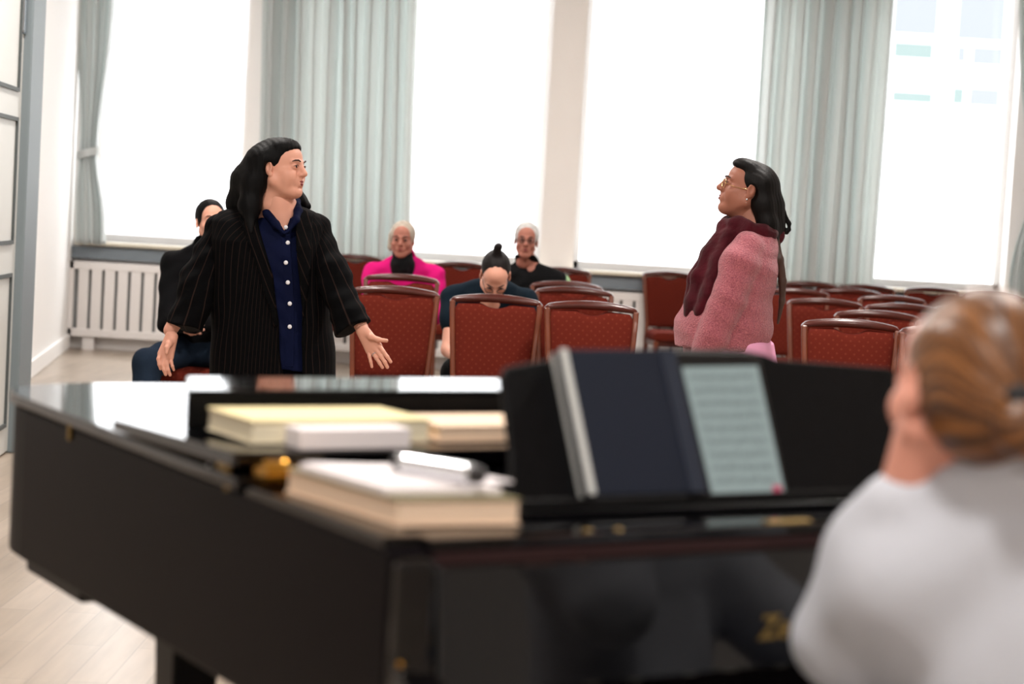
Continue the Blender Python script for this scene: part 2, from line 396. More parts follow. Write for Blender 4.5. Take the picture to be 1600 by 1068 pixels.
def face_parts(hd, par, base, lips='lips', iris='iris', brow='brow'):
    for q in (-1, 1):
        m = MB().sphere((0, 0, 0), .0125, 20, 14); V = np.array(m.V); cen = [V[list(f)].mean(0) for f in m.F]
        gz = np.array([0, -1, 0.]); idx = [1 if (c/np.linalg.norm(c))@gz > .80 else 0 for c in cen]
        mobj('eye', hd.w(V+np.array([q*.031, -.0835, .004])), m.F, None, par, smooth=True, base=base, mats=['eye_white', iris], midx=idx)
        b = MB().tube([(q*.016, -.104, .026), (q*.028, -.101, .031), (q*.040, -.092, .030), (q*.048, -.082, .025)], [.0026, .0034, .0030, .0016], 8)
        ls = MB().tube([(q*.017, -.0965, .004), (q*.025, -.0985, .0095), (q*.034, -.0975, .0105), (q*.043, -.0925, .0065), (q*.047, -.088, .0055)], [.0008, .0016, .0019, .0016, .0008], 6); mobj('eyelashes', hd.w(np.array(ls.V)), ls.F, brow, par, smooth=True, base=base)
        mobj('eyebrow', hd.w(np.array(b.V)), b.F, brow, par, smooth=True, base=base)
    d = Sdf()
    d.cone((-.024, -.0955, -.0605), (-.004, -.1045, -.0555), .0022, .0044, .004).cone((.024, -.0955, -.0605), (.004, -.1045, -.0555), .0022, .0042, .004)
    d.cone((-.022, -.0955, -.0625), (0, -.1035, -.067), .0022, .0055, .004).cone((.022, -.0955, -.0625), (0, -.1035, -.067), .0022, .0052, .004)
    d.cone((-.02, -.110, -.0608), (.02, -.110, -.0608), .0018, .0018, .002, '-')
    V, Q = d.mesh(.0014); V = V+np.array([0, .0022, 0]); sobj('lips', (hd.w(V), Q), 0, lips, par, base)
def hand_sdf(wrist, knuckles, fingers, thumb, s=1, n=None):
    """knuckles: 4 points; fingers: 4 lists of points from the knuckle on; thumb: points from base on"""
    d = Sdf(); wr = np.asarray(wrist, float)
    kn = [np.asarray(k, float) for k in knuckles]
    for i, kk in enumerate(kn): d.cone(wr+(kk-wr)*.08+(kn[i]-kn[1])*.25, kk, .0165*s, .0115*s, .012)
    for f, kk, r in zip(fingers, kn, (.0090, .0094, .0090, .0080)):
        pts = [kk]+[np.asarray(p, float) for p in f]
        for i in range(len(pts)-1): d.cone(pts[i], pts[i+1], (r-.0009*i)*s, (r-.0009*(i+1))*s, .0035)
    t = [np.asarray(p, float) for p in thumb]
    for i in range(len(t)-1): d.cone(t[i], t[i+1], (.0150-.0030*i)*s, (.0122-.0026*i)*s, .008)
    return d
def auto_hand(wrist, direction, palm, side, curl=.5, s=1, spread=.15):
    """a relaxed hand: direction = wrist to knuckles, palm = palm normal, side=+1 thumb towards cross(direction,palm)"""
    wr = np.asarray(wrist, float); d = np.asarray(direction, float); d = d/np.linalg.norm(d); p = np.asarray(palm, float); p = p-d*(p@d); p /= np.linalg.norm(p); t = np.cross(d, p)*side
    K = []; Fg = []
    for i, (o, l, L) in enumerate(((.027, .088, .070), (.009, .092, .078), (-.010, .088, .072), (-.027, .080, .056))):
        k = wr+d*l*s+t*o*s; K.append(k); pts = []; cur = k; a = curl*.5
        for j, fr in enumerate((.45, .32, .23)):
            v = d*math.cos(a)+p*math.sin(a)+t*spread*(1.5-i)*.4; v = v/np.linalg.norm(v); cur = cur+v*L*fr*s; pts.append(cur); a += curl
        Fg.append(pts)
    th = [wr+d*.018*s+t*.022*s, wr+d*.050*s+t*.042*s+p*.016*s, wr+d*.078*s+t*.050*s+p*(.026+.01*curl)*s, wr+d*.100*s+t*(.052-.012*curl)*s+p*(.034+.014*curl)*s]
    return hand_sdf(wr, K, Fg, th, s)
def limb(d, pts, rad, k=.02):
    for i in range(len(pts)-1): d.cone(pts[i], pts[i+1], rad[i], rad[i+1], k)
    return d

# ================================================================== the hall
YW = 17.0                                    # window wall
XL, XR, ZC = -4.05, 6.6, 4.35
fl = structure(MB().box(-6, XR, -4.5, YW+.3, -.12, 0).build('floor', 'floor'))
structure(MB().box(-6, XR, -4.5, YW+.3, ZC, ZC+.2).build('ceiling', 'ceiling_paint'))
structure(MB().box(-6, XR, -4.7, -4.5, 0, ZC).build('wall_rear', 'white_wall'))
structure(MB().box(XR, XR+.2, -4.7, YW+.3, 0, ZC).build('wall_right', 'white_wall'))
# left wall of the window hall: runs from the window-wall corner to the doorway
cA = np.array([-3.93, YW]); cB = np.array([-3.02, 10.35]); dv = (cB-cA)/np.linalg.norm(cB-cA); nv = np.array([dv[1], -dv[0]])  # nv points out of the hall
if nv[0] > 0: nv = -nv
def along(a, b, off0, off1): return [tuple(a+nv*off0), tuple(b+nv*off0), tuple(b+nv*off1), tuple(a+nv*off1)]
structure(MB().prism(along(cA, cB, 0, .25), 0, ZC).build('wall_left', 'white_wall'))
structure(MB().prism(along(cA, cB, -.022, 0), 0, .13).build('baseboard_left', 'white_wall', bevel=.006))
structure(MB().box(-6.2, -6, -4.7, 10.2, 0, ZC).build('wall_far_left', 'white_wall'))
structure(MB().box(-6, -2.80, 10.16, 10.34, 0, ZC).build('wall_partition', 'white_wall'))
jb = MB().box(-2.80, -2.60, 10.06, 10.40, 0, 3.9); jb.box(-2.83, -2.57, 10.02, 10.05, 0, 3.9)
structure(jb.build('trim_1', 'grey_wood', bevel=.008))
# open door leaf folded back towards the camera
hx, hy = -2.66, 10.02; dd = np.array([.08, -1.0]); dd /= np.linalg.norm(dd); dn = np.array([dd[1], -dd[0]])
def leaf(x, y, z): p = np.array([hx, hy])+dd*x+dn*(-y); return (p[0], p[1], z)
door = MB().box(0, .95, 0, .045, .01, 2.95).xf(leaf).build('door_1', 'white_wood', bevel=.004); structure(door)
for z0, z1 in ((.15, .95), (1.10, 1.75), (1.88, 2.80)):
    g = MB()
    for (a, b, c, e) in ((.12, .83, z0, z0+.02), (.12, .83, z1-.02, z1), (.12, .14, z0, z1), (.81, .83, z0, z1)): g.box(a, b, -.012, .0, c, e); g.box(a, b, .045, .057, c, e)
    g.xf(leaf).build('panel_molding', 'dark_groove', door)
pc = at(31, 22, 9.97); cl = MB().box(pc[0]-.032, pc[0]+.032, 9.93, 10.015, pc[2]-.10, pc[2]+.22).build('door_closer', 'steel', door, bevel=.012)
MB().sphere((pc[0]+.012, 9.93, pc[2]-.03), .008).build('closer_screw', 'dark_groove', cl, smooth=True)

# window wall with four windows (X at mid height, from the photo)
WIN = [(-3.80, -2.46), (-2.05, .20), (.50, 2.55), (2.75, 4.32)]
ZS, ZT = .955, 3.75
wb = MB(); wb.box(-4.3, XR, YW, YW+.28, 0, ZS); wb.box(-4.3, XR, YW, YW+.28, ZT, ZC)
xs = [-4.3]+[v for p in WIN for v in p]+[XR]
for i in range(0, len(xs), 2): wb.box(xs[i], xs[i+1], YW, YW+.28, ZS, ZT)
structure(wb.build('wall_window', 'pillar_wall'))
for n, (a, b) in enumerate(WIN, 1):
    f = MB(); y0, y1 = YW+.20, YW+.27
    for (p, q, r_, s_) in ((a, a+.055, ZS, ZT), (b-.055, b, ZS, ZT), (a, b, ZS, ZS+.07), (a, b, ZT-.06, ZT)): f.box(p, q, y0, y1, r_, s_)
    wo = structure(f.build(f'window_{n}', 'frame_white', bevel=.008))
    g = MB().box(a+.05, b-.05, YW+.232, YW+.238, ZS+.06, ZT-.05).build('pane', 'glass', wo)
    MB().box(a-.08, b+.08, YW-.16, YW+.20, ZS-.035, ZS).build('window_sill', 'sill_stone', wo, bevel=.008)
# grey band coloured to stand for the shade in the gap beneath the sills
structure(MB().box(-4.0, XR, YW-.10, YW, .80, .90).build('sill_shade_band', 'sill_shade_grey'))

# radiators
def radiator(x0, x1, label):
    r = empty('radiator', ((x0+x1)/2, YW-.08, 0), label, 'radiator', 'white slatted radiators under the windows')
    def B(m, nm, mt, par=r, **k): return m.build(nm, mt, par, base=tuple(r.location), **k)
    z0, z1 = .115, .775
    m = MB().box(x0, x1, YW-.17, YW-.13, z1-.07, z1).box(x0, x1, YW-.17, YW-.13, z0, z0+.07).box(x0, x0+.06, YW-.17, YW-.13, z0, z1).box(x1-.06, x1, YW-.17, YW-.13, z0, z1)
    B(m, 'frame', 'radiator_white', bevel=.006)
    m = MB(); x = x0+.10
    while x < x1-.12: m.box(x, x+.088, YW-.165, YW-.14, z0+.05, z1-.05); x += .115
    B(m, 'slats', 'radiator_white', bevel=.004)
    B(MB().box(x0+.03, x1-.03, YW-.10, YW-.04, z0+.03, z1-.03), 'heating_panel', 'radiator_gap')
    B(MB().box(x0, x1, YW-.13, YW-.001, z1-.03, z1), 'top_cover', 'radiator_white', bevel=.004)
    for x in (x0+.15, x1-.25): B(MB().box(x, x+.10, YW-.14, YW-.05, 0, z0+.05), 'foot', 'radiator_white')
radiator(-3.93, -2.30, 'white slatted radiator at the far left beside the tied back curtain')
radiator(-1.9, .1, 'white slatted radiator behind the seated woman in magenta, mostly hidden by chairs')
radiator(.62, 2.45, 'white slatted radiator behind the chairs to the left of the woman in the pink sweater')

# curtains
def curtain(name, label, top, bot, z0=.93, z1=3.95, nf=9, yc=YW-.20, depth=.055, tie=None, seed=1):
    rng = random.Random(seed); nu, nz = nf*16, 60; V = []; Fc = []
    ph = [rng.uniform(-.6, .6) for _ in range(nf+2)]
    b = ((bot[0]+bot[1])/2, yc, z0)
    for j in range(nz+1):
        t = j/nz; z = z0+(z1-z0)*t; x0 = bot[0]+(top[0]-bot[0])*t; x1 = bot[1]+(top[1]-bot[1])*t; dp = depth
        if tie:
            tx0, tx1, tz, up_w, lo_w = tie; sg = up_w if z > tz else lo_w; g = math.exp(-((z-tz)/sg)**2); x0 += (tx0-x0)*g; x1 += (tx1-x1)*g; dp = depth*(1-.35*g)
        for i in range(nu+1):
            u = i/nu; k = u*nf; a = ph[int(k)]*(1-(k % 1))+ph[int(k)+1]*(k % 1)
            sh = math.sin(2*math.pi*(k+.18*a+.05*math.sin(2.3*t+a*3))); sh = math.copysign(abs(sh)**.8, sh)
            y = yc+dp*(.85+.35*math.sin(a*7+k))*sh
            x = x0+(x1-x0)*(u+.010*math.sin(2*math.pi*k*2+a)+.004*math.sin(t*5+k*2))
            V.append((x, y, z+.006*math.sin(k*3) if j == 0 else z))
    for j in range(nz):
        for i in range(nu): q = j*(nu+1)+i; Fc.append((q, q+1, q+nu+2, q+nu+1))
    r = empty(name, b, label, 'curtain')
    o = mobj('drape', V, Fc, 'curtain', r, smooth=True, base=b)
    so = o.modifiers.new('thickness', 'SOLIDIFY'); so.thickness = .004
    MB().tube([(top[0]-.05, yc, z1+.01), (top[1]+.05, yc, z1+.01)], .014).build('curtain_rail', 'steel', r, base=b)
    if tie:
        m = MB(); tx0, tx1, tz = tie[:3]; n = 20; ry = depth*1.35
        for k in range(n):
            a = 2*math.pi*k/n; e = 2*math.pi*(k+1)/n; cx = (tx0+tx1)/2; hw = (tx1-tx0)/2+.015
            pts = []
            for zz in (tz-.035, tz+.035):
                for (an, rr) in ((a, 1), (e, 1)): pts.append((cx+hw*math.cos(an), yc+ry*math.sin(an), zz+.03*math.cos(an)))
            m.add(pts, [(0, 1, 3, 2)])
        t_ = m.build('tieback', 'curtain', r, base=b); t_.modifiers.new('thickness', 'SOLIDIFY').thickness = .006
    return r
curtain('curtain', 'narrow pale grey curtain tied back at the left corner of the hall', (-4.00, -3.60), (-3.86, -3.60), nf=5, tie=(-3.86, -3.70, 1.72, .75, .35), seed=2, yc=YW-.22)
curtain('curtain', 'wide pale grey pleated curtain hanging behind the woman in the pinstripe blazer', (-2.34, -1.00), (-2.27, -.93), nf=11, seed=3, depth=.075)
curtain('curtain', 'wide pale grey pleated curtain hanging behind the woman in the pink sweater', (2.02, 3.14), (2.02, 3.13), nf=9, seed=5, depth=.075)
curtain('curtain', 'pale grey curtain tied back at the right edge of the picture', (4.20, 4.95), (4.30, 4.8), nf=6, tie=(4.42, 4.62, 1.80, .8, .4), seed=8, yc=YW-.22)

# the building across the street
bq = (2, 33, 0)
fa = empty('building', bq, 'overexposed pale building facade across the street outside the windows', 'building')
m = MB(); m.box(-30, 34, 33, 34, -8, 14); m.build('facade', 'facade_white', fa, base=bq)
for (px, py, w_, h_, mt) in ((1431, 22, .72, .66, 'facade_glass'), (1427, 79, .64, .24, 'facade_green'), (1425, 152, .66, .16, 'facade_green'), (1534, 22, .76, .86, 'facade_glass'), (1543, 88, .48, .28, 'facade_glass'), (1538, 152, .48, .28, 'facade_glass'), (1502, 85, .12, .24, 'facade_glass'), (1497, 150, .16, .26, 'facade_green'),
                            (1083, 118, .32, .26, 'facade_pale'), (1090, 52, .45, .25, 'facade_pale'), (1095, 12, .6, .3, 'facade_pale'), (975, 145, .12, .4, 'facade_pale'), (672, 146, .45, .2, 'facade_pale'), (210, 115, .4, .1, 'facade_pale'), (1070, 85, 1.4, .04, 'facade_pale'), (740, 58, 1.2, .04, 'facade_pale'), (255, 20, 1.4, .04, 'facade_pale')):
    c = at(px, py, 32.98); k = .5 if px < 1200 else 1
    wv = MB().box(c[0]-w_/2, c[0]+w_/2, 32.93, 33.0, c[2]-h_/2, c[2]+h_/2).build('window', mt, fa, base=bq)

# ================================================================== chairs
def ysh(z): return .21+max(0, z-.45)*.20+max(0, z-.75)**2*.4
def make_chair():
    t = empty('banquet_chair', (0, 0, 0), 'chair', 'chair', 'red upholstered banquet chairs')
    # backrest outline (x,z)
    def halfw(z): return .185+.030*min(1, max(0, (z-.5)/.42))
    out = []
    for i in range(9): z = .50+.05*i; out.append((halfw(z), z))
    top = []
    n = 24
    for i in range(n+1):
        u = 1-2*i/n; x = u*halfw(.92); z = .928+.012*(1-u*u)-.026*max(0, 1-(u/.36)**2)
        top.append((x, z))
    left = [(-x, z) for x, z in out[::-1]]
    ol = out+top[1:-1]+left
    # pad outline as a cushion: front and back shells
    m = MB(); N = len(ol); V = []; Fc = []
    rings = ((1.0, .0), (.995, -.016), (.96, -.027), (.80, -.032), (.4, -.035))
    cz = .71
    for side in (1, -1):
        base_i = len(V)
        for s_, d_ in rings:
            for x, z in ol: V.append((x*s_, ysh(cz+(z-cz)*s_)+(d_ if side == 1 else -d_), cz+(z-cz)*s_))
        V.append((0, ysh(cz)+(-.036 if side == 1 else .036), cz))
        for r_ in range(len(rings)-1):
            for i in range(N):
                a, b, c, e = base_i+r_*N+i, base_i+r_*N+(i+1) % N, base_i+(r_+1)*N+(i+1) % N, base_i+(r_+1)*N+i
                Fc.append((a, b, c, e) if side == -1 else (e, c, b, a))
        for i in range(N):
            a, b, c = base_i+(len(rings)-1)*N+i, base_i+(len(rings)-1)*N+(i+1) % N, len(V)-1
            Fc.append((a, b, c) if side == -1 else (c, b, a))
    mobj('backrest', V, Fc, 'fabric', t, smooth=True)
    # wooden frame: stiles and crest rail
    for q in (-1, 1):
        fr = MB(); P = [(q*(halfw(z)+.010), ysh(z)+.0, z) for z in np.linspace(.40, .945, 12)]
        V = []; Fc = []
        for (x, y, z) in P:
            V += [(x-.014, y-.024, z), (x+.014, y-.024, z), (x+.014, y+.024, z), (x-.014, y+.024, z)]
        for i in range(len(P)-1):
            for k in range(4): Fc.append((i*4+k, i*4+(k+1) % 4, (i+1)*4+(k+1) % 4, (i+1)*4+k))
        Fc += [(3, 2, 1, 0), tuple(len(V)-4+k for k in range(4))]; fr.add(V, Fc)
        fr.build('stile', 'wood_light', t, bevel=.007)
    rail = MB(); V = []; Fc = []; n = 28
    for i in range(n+1):
        u = -1+2*i/n; x = u*.240; e = abs(u)
        z0 = .932+.012*(1-u*u); z1 = .960+.028*(1-u*u)-(max(0, e-.88)/.12)**2*.016
        y = ysh(.95)-.006+.012*u*u; V += [(x, y-.027, z0), (x, y-.020, z1-.004), (x, y+.006, z1), (x, y+.027, z1-.006), (x, y+.026, z0)]
    for i in range(n):
        for k in range(5): Fc.append((i*5+k, (i+1)*5+k, (i+1)*5+(k+1) % 5, i*5+(k+1) % 5))
    Fc += [tuple(range(5)), tuple(n*5+k for k in range(5))[::-1]]; rail.add(V, Fc)
    rail.build('top_rail', 'wood_red', t, smooth=True)
    # seat
    V = []; Fc = []; prof = ((.97, .405), (1.0, .415), (1.0, .450), (.965, .472), (.86, .484), (.5, .490)); N = 32
    for s_, z in prof:
        for k in range(N):
            a = 2*math.pi*k/N; c, sn = math.cos(a), math.sin(a); e = .32
            x = .225*s_*math.copysign(abs(c)**e, c); y = -.02+.220*s_*math.copysign(abs(sn)**e, sn); x *= 1-.06*(y > 0)*(y/.2); V.append((x, y, z))
    V.append((0, -.02, .491)); V.append((0, -.02, .405))
    for j in range(len(prof)-1):
        for k in range(N): Fc.append((j*N+k, j*N+(k+1) % N, (j+1)*N+(k+1) % N, (j+1)*N+k))
    for k in range(N): Fc.append(((len(prof)-1)*N+k, (len(prof)-1)*N+(k+1) % N, len(V)-2)); Fc.append(((k+1) % N, k, len(V)-1))
    mobj('seat', V, Fc, 'fabric', t, smooth=True)
    MB().box(-.20, .20, -.21, -.185, .355, .41).box(-.195, .195, .17, .195, .355, .41).box(-.205, -.18, -.2, .19, .355, .41).box(.18, .205, -.2, .19, .355, .41).build('seat_rail', 'wood_red', t, bevel=.004)
    for q in (-1, 1):
        for (y, y2, zt) in ((-.195, -.205, .40), (.20, .27, .43)):
            x0, x1 = q*.195, q*.19
            MB().hexa([(x1-.013, y2-.013, 0), (x1+.013, y2-.013, 0), (x1+.013, y2+.013, 0), (x1-.013, y2+.013, 0), (x0-.020, y-.020, zt), (x0+.020, y-.020, zt), (x0+.020, y+.020, zt), (x0-.020, y+.020, zt)]).build('leg', 'wood_light', t, bevel=.005)
    return t
chair0 = make_chair(); used = [False]
def dup(root):
    r = root.copy(); COL.objects.link(r)
    for ch in list(root.children):
        c = ch.copy(); COL.objects.link(c); c.parent = r
    return r
def chair(x, y, rz, label):
    o = chair0 if not used[0] else dup(chair0); used[0] = True
    o.location = (x, y, 0); o.rotation_euler = (0, 0, R(rz)); o['label'] = label; return o
def chair_px(px, py, rz, label):     # px,py = middle of the top rail
    p = atz(px, py, .978); c = Rz(rz)@np.array([0, -.325, 0]); return chair(p[0]+c[0], p[1]+c[1], rz, label)
CH = [
 (618, 449, 0, 'red banquet chair in the front row beside the outstretched hand'),
 (776, 462, 0, 'red banquet chair directly in front of the bowed person with the topknot'),
 (925, 473, 2, 'red banquet chair in the front row partly behind the blue score book'),
 (628, 430, 0, 'red banquet chair directly in front of the seated woman in magenta'),
 (898, 450, 2, 'red banquet chair in the second row just behind the one by the score book'),
 (886, 441, 2, 'red banquet chair directly in front of the grey haired man'),
 (1330, 501, -6, 'red banquet chair nearest the right end of the music desk'),
 (1484, 512, -6, 'red banquet chair half hidden behind the pianist\'s hair, in the nearest right row'),
 (1372, 487, -6, 'red banquet chair in the second right row, behind the nearest one'),
 (1290, 468, -4, 'red banquet chair just behind the back of the woman in the pink sweater'),
 (1412, 476, -5, 'red banquet chair showing a shiny rail, left of the pianist\'s hair'),
 (1395, 463, -4, 'red banquet chair with a dark rail in the middle of the right rows'),
 (1516, 480, -4, 'red banquet chair hidden mostly by the pianist\'s head, middle right rows'),
 (1330, 452, -3, 'red banquet chair in the far right rows below the wide curtain'),
 (1266, 441, -3, 'red banquet chair in the farthest right row, leftmost of that row'),
 (1355, 446, -3, 'red banquet chair in the farthest right row, below the edge of the wide curtain'),
 (1457, 450, -3, 'red banquet chair in the farthest right row, below the right window'),
 (1552, 458, -3, 'red banquet chair in the farthest right row, second from the picture edge'),
 (1586, 466, -3, 'red banquet chair at the right edge of the picture, above the pianist\'s hair'),
 (1046, 425, 8, 'red banquet chair standing alone in front of the woman in the pink sweater'),
 (556, 399, 0, 'red banquet chair near the windows, beside the blazer shoulder and left of the magenta woman'),
 (722, 410, 0, 'red banquet chair near the windows, between the woman in magenta and the topknot'),
 (880, 419, 0, 'red banquet chair near the windows, just right of the grey haired man'),
 (1245, 452, -3, 'red banquet chair behind the long hair of the woman in the pink sweater'),
]
for c in CH: chair_px(*c)

# ================================================================== grand piano
PA = np.array([-.135, 2.36]); PS = np.array([-.5225, .8526]); PW = np.array([.8526, .5225])
def pn(s, w_, z): p = PA+PS*s+PW*w_; return (p[0], p[1], z)
PB = pn(.6, .6, 0)
piano = empty('grand_piano', PB, 'black grand piano with music desk filling the foreground', 'piano')
def pb(m, name, material, parent=piano, **k): m.V = [pn(*v) for v in m.V]; return m.build(name, material, parent, base=PB, **k)
def smooth_outline(pts, n=10):
    out = []; N = len(pts)
    for i in range(N-1):
        p0, p1, p2, p3 = (np.array(pts[max(0, min(N-1, j))]) for j in (i-1, i, i+1, i+2))
        for k in range(n):
            t = k/n; out.append(tuple(.5*((2*p1)+(-p0+p2)*t+(2*p0-5*p1+4*p2-p3)*t*t+(-p0+3*p1-3*p2+p3)*t**3)))
    out.append(tuple(pts[-1])); return out
curve = smooth_outline([(1.50, 0), (1.60, .01), (1.70, .06), (1.755, .18), (1.765, .34), (1.74, .50), (1.62, .63), (1.42, .72), (1.18, .82), (.95, 1.0), (.72, 1.24), (.50, 1.40), (.28, 1.465), (.05, 1.47)])
body_ol = [(0.0, 0)]+curve+[(0, 1.47)]
def inset(ol, d):
    c = np.array([.7, .6]); return [tuple(np.array(p)+(np.array(p)-c)/np.linalg.norm(np.array(p)-c)*d) for p in ol]
sidecut = [(.0, -.0)]+curve+[(.0, 1.47)]
pb(MB().prism(body_ol, .69, .975), 'rim', 'piano_side', bevel=.006)
lid_ol = [(.46, -.012)]+[(s, w_) for s, w_ in inset(curve, .014)[1:] if s > .47 or w_ < 1]+[]
lid_ol = [p for p in lid_ol if p[0] >= .46]+[(.46, 1.45)]
pb(MB().prism(lid_ol, .980, 1.000), 'lid', 'piano_black', bevel=.005)
fm = MB(); fm.hexa([(.475, -.012, 1.012), (.475, 1.44, 1.012), (.985, 1.24, 1.002), (.985, -.012, 1.002), (.475, -.012, 1.034), (.475, 1.44, 1.034), (.985, 1.24, 1.020), (.985, -.012, 1.020)])
pb(fm, 'folded_lid_flap', 'piano_black', bevel=.004)
for a, b in ((0, .055), (1.42, 1.47)): pb(MB().box(.02, .455, a, b, .975, .990), 'rim_cap', 'piano_black', bevel=.004)
pb(MB().box(.0, .16, .055, 1.42, .972, .988), 'front_shelf', 'piano_black', bevel=.004)
pb(MB().box(-.004, .006, .06, 1.41, .955, .970), 'felt_strip', 'red_felt')
fb = pb(MB().hexa([(-.030, .06, .790), (-.030, 1.41, .790), (.0, 1.41, .790), (.0, .06, .790), (-.012, .06, .955), (-.012, 1.41, .955), (.02, 1.41, .955), (.02, .06, .955)]), 'fallboard', 'piano_black', bevel=.004)
# keybed, keys, cheeks
pb(MB().box(-.30, .30, 0, 1.47, .62, .69), 'keybed', 'piano_satin', bevel=.004)
for k in range(52):
    w0 = .125+k*.0235
    pb(MB().box(-.20, -.03, w0, w0+.0225, .715, .738), 'white_key', 'ivory', bevel=.0015)
for k in range(51):
    if k % 7 in (0, 2, 3, 5, 6): pb(MB().box(-.15, -.03, .125+(k+1)*.0235-.006, .125+(k+1)*.0235+.006, .738, .750), 'black_key', 'piano_satin', bevel=.001)
pb(MB().box(-.29, -.20, .10, 1.37, .69, .715), 'key_slip', 'piano_black', bevel=.003)
for a, b in ((0, .055), (1.415, 1.47)):
    pb(MB().add([(s, w_, z) for w_ in (a, b) for s, z in ((0, .69), (-.29, .69), (-.29, .76), (-.24, .79), (-.10, .80), (-.03, .83), (0, .90))], [tuple(range(7)), tuple(range(7, 14))[::-1]]+[(i, i+7, (i+1) % 7+7, (i+1) % 7) for i in range(7)]), 'arm', 'piano_black', bevel=.006, bseg=3)
    pb(MB().box(-.028, .0, a, b, .80, .968), 'front_post', 'piano_black', bevel=.010, bseg=3)
for a, b in ((.055, .125), (1.347, 1.415)): pb(MB().box(-.19, -.03, a, b, .70, .76), 'key_block', 'piano_black', bevel=.003)
for (s, w_) in ((.16, .12), (.16, 1.35), (1.30, .27)):
    m = MB(); m.hexa([(s-.035, w_-.035, .10), (s+.035, w_-.035, .10), (s+.035, w_+.035, .10), (s-.035, w_+.035, .10), (s-.055, w_-.05, .66), (s+.055, w_-.05, .66), (s+.055, w_+.05, .66), (s-.055, w_+.05, .66)]); m.box(s-.09, s+.09, w_-.07, w_+.07, .655, .69)
    lg = pb(m, 'leg', 'piano_satin', bevel=.006)
    m = MB(); m.tube([(s, w_-.014, .032), (s, w_+.014, .032)], .032, 16).tube([(s, w_, .04), (s, w_, .11)], .016, 10); pb(m, 'caster', 'brass', lg)
m = MB().box(.20, .26, .60, .63, .10, .69).box(.20, .26, .78, .81, .10, .69).box(.17, .30, .57, .84, .05, .11); ly = pb(m, 'pedal_lyre', 'piano_satin', bevel=.005)
for w_ in (.64, .705, .77): pb(MB().box(.02, .20, w_-.012, w_+.012, .055, .068), 'pedal', 'brass', ly, bevel=.004)
# tail block under the rim, as in the photo
pb(MB().box(1.20, 1.52, .02, .10, .662, .69), 'tail_moulding', 'piano_satin', bevel=.006)
# brass fittings
def onside(px, py, off=-.004):
    r = fw+rt*(px-800)/F+up*(534-py)/F; n = np.array([PW[0], PW[1], 0]); P0 = np.array([*PA, 0])+n*off
    t = ((P0-CAM)@n)/(r@n); p = CAM+r*t; return (np.array(p[:2])-PA)@PS, off, p[2]
for px, py in ((103, 668), (347, 742)):
    s, w_, z = onside(px, py)
    pb(MB().box(s-.020, s+.020, -.006, .001, z+.008, z+.018).box(s-.022, s-.012, -.006, .001, z-.020, z+.018), 'hinge_hook', 'brass_dull', bevel=.002)
s, w_, z = onside(328, 727); pb(MB().sphere((s, -.004, z), .004), 'stud', 'steel', smooth=True)
pb(MB().sphere((-.028, .006, .838), (.0045, .003, .0045)), 'lid_stud', 'brass', smooth=True)
bm_ = MB().tube([pn(.445, .018, 1.006), pn(.445, .055, 1.006)], .021, 18); bm_.add(*(lambda q: (q.V, q.F))((lambda mm: (setattr(mm, 'V', [pn(*v) for v in mm.V]), mm)[1])(MB().box(.43, .47, .055, .10, .990, 1.018))))
bm_.build('lid_hinge', 'brass', piano, base=PB, bevel=.003)
for w_ in (.30, .35): pb(MB().sphere((.012, w_, .985), (.008, .008, .005)), 'brass_stud', 'brass_dull', smooth=True)
pb(MB().box(.004, .020, .60, .68, .986, .991), 'desk_catch', 'brass_dull', bevel=.002)
# raised black case lying across the lid
cs = empty('music_case', pn(.86, .5, 1.034), 'long low black case lying across the piano lid behind the stacked books', 'case')
MB().hexa([(s_, w_, z) for z in (1.0285, 1.088) for s_, w_ in ((.765, .03), (.975, .115), (.975, .98), (.765, .98))]).xf(pn).build('case_body', 'piano_satin', cs, base=cs.location, bevel=.006)
MB().hexa([(s_, w_, z) for z in (1.0885, 1.094) for s_, w_ in ((.763, .028), (.977, .113), (.977, .982), (.763, .982))]).xf(pn).build('case_lid', 'piano_black', cs, base=cs.location, bevel=.003)
# music desk (tilted plane)
D0 = np.array(pn(.172, 0, .988)); DU = np.array([*PW, 0]); DV = np.array([*(PS*.095), .215]); DV /= np.linalg.norm(DV); DN = np.cross(DU, DV); DN = DN if DN[1] < 0 else -DN
def dp(u, v, n=0): return tuple(D0+DU*u+DV*v+DN*n)
def ondesk(px, py, off=0):
    r = fw+rt*(px-800)/F+up*(534-py)/F; P0 = D0+DN*off; t = ((P0-CAM)@DN)/(r@DN); q = CAM+r*t-D0; return float(q@DU), float(q@DV)
def slab(pts, n0, n1):
    m = MB().prism(pts, n0, n1); m.V = [dp(*v) for v in m.V]; return m
ol = [ondesk(*p) for p in ((800, 822), (798, 700), (783, 590), (792, 572), (860, 560), (905, 548), (1060, 543), (1160, 545), (1195, 552), (1215, 560), (1390, 574), (1406, 586), (1400, 700), (1395, 800))]
ol[0] = (ol[0][0], 0); ol[-1] = (ol[-1][0], 0)
desk = slab(ol, -.012, 0).build('music_desk', 'desk_black', piano, base=PB, bevel=.004)
_r0 = ol[0][0]; _r1 = ol[-1][0]
slab([(_r0, -.002), (_r1, -.002), (_r1, .010), (_r0, .010)], 0, .03).build('desk_ledge', 'piano_satin', desk, base=PB, bevel=.003)
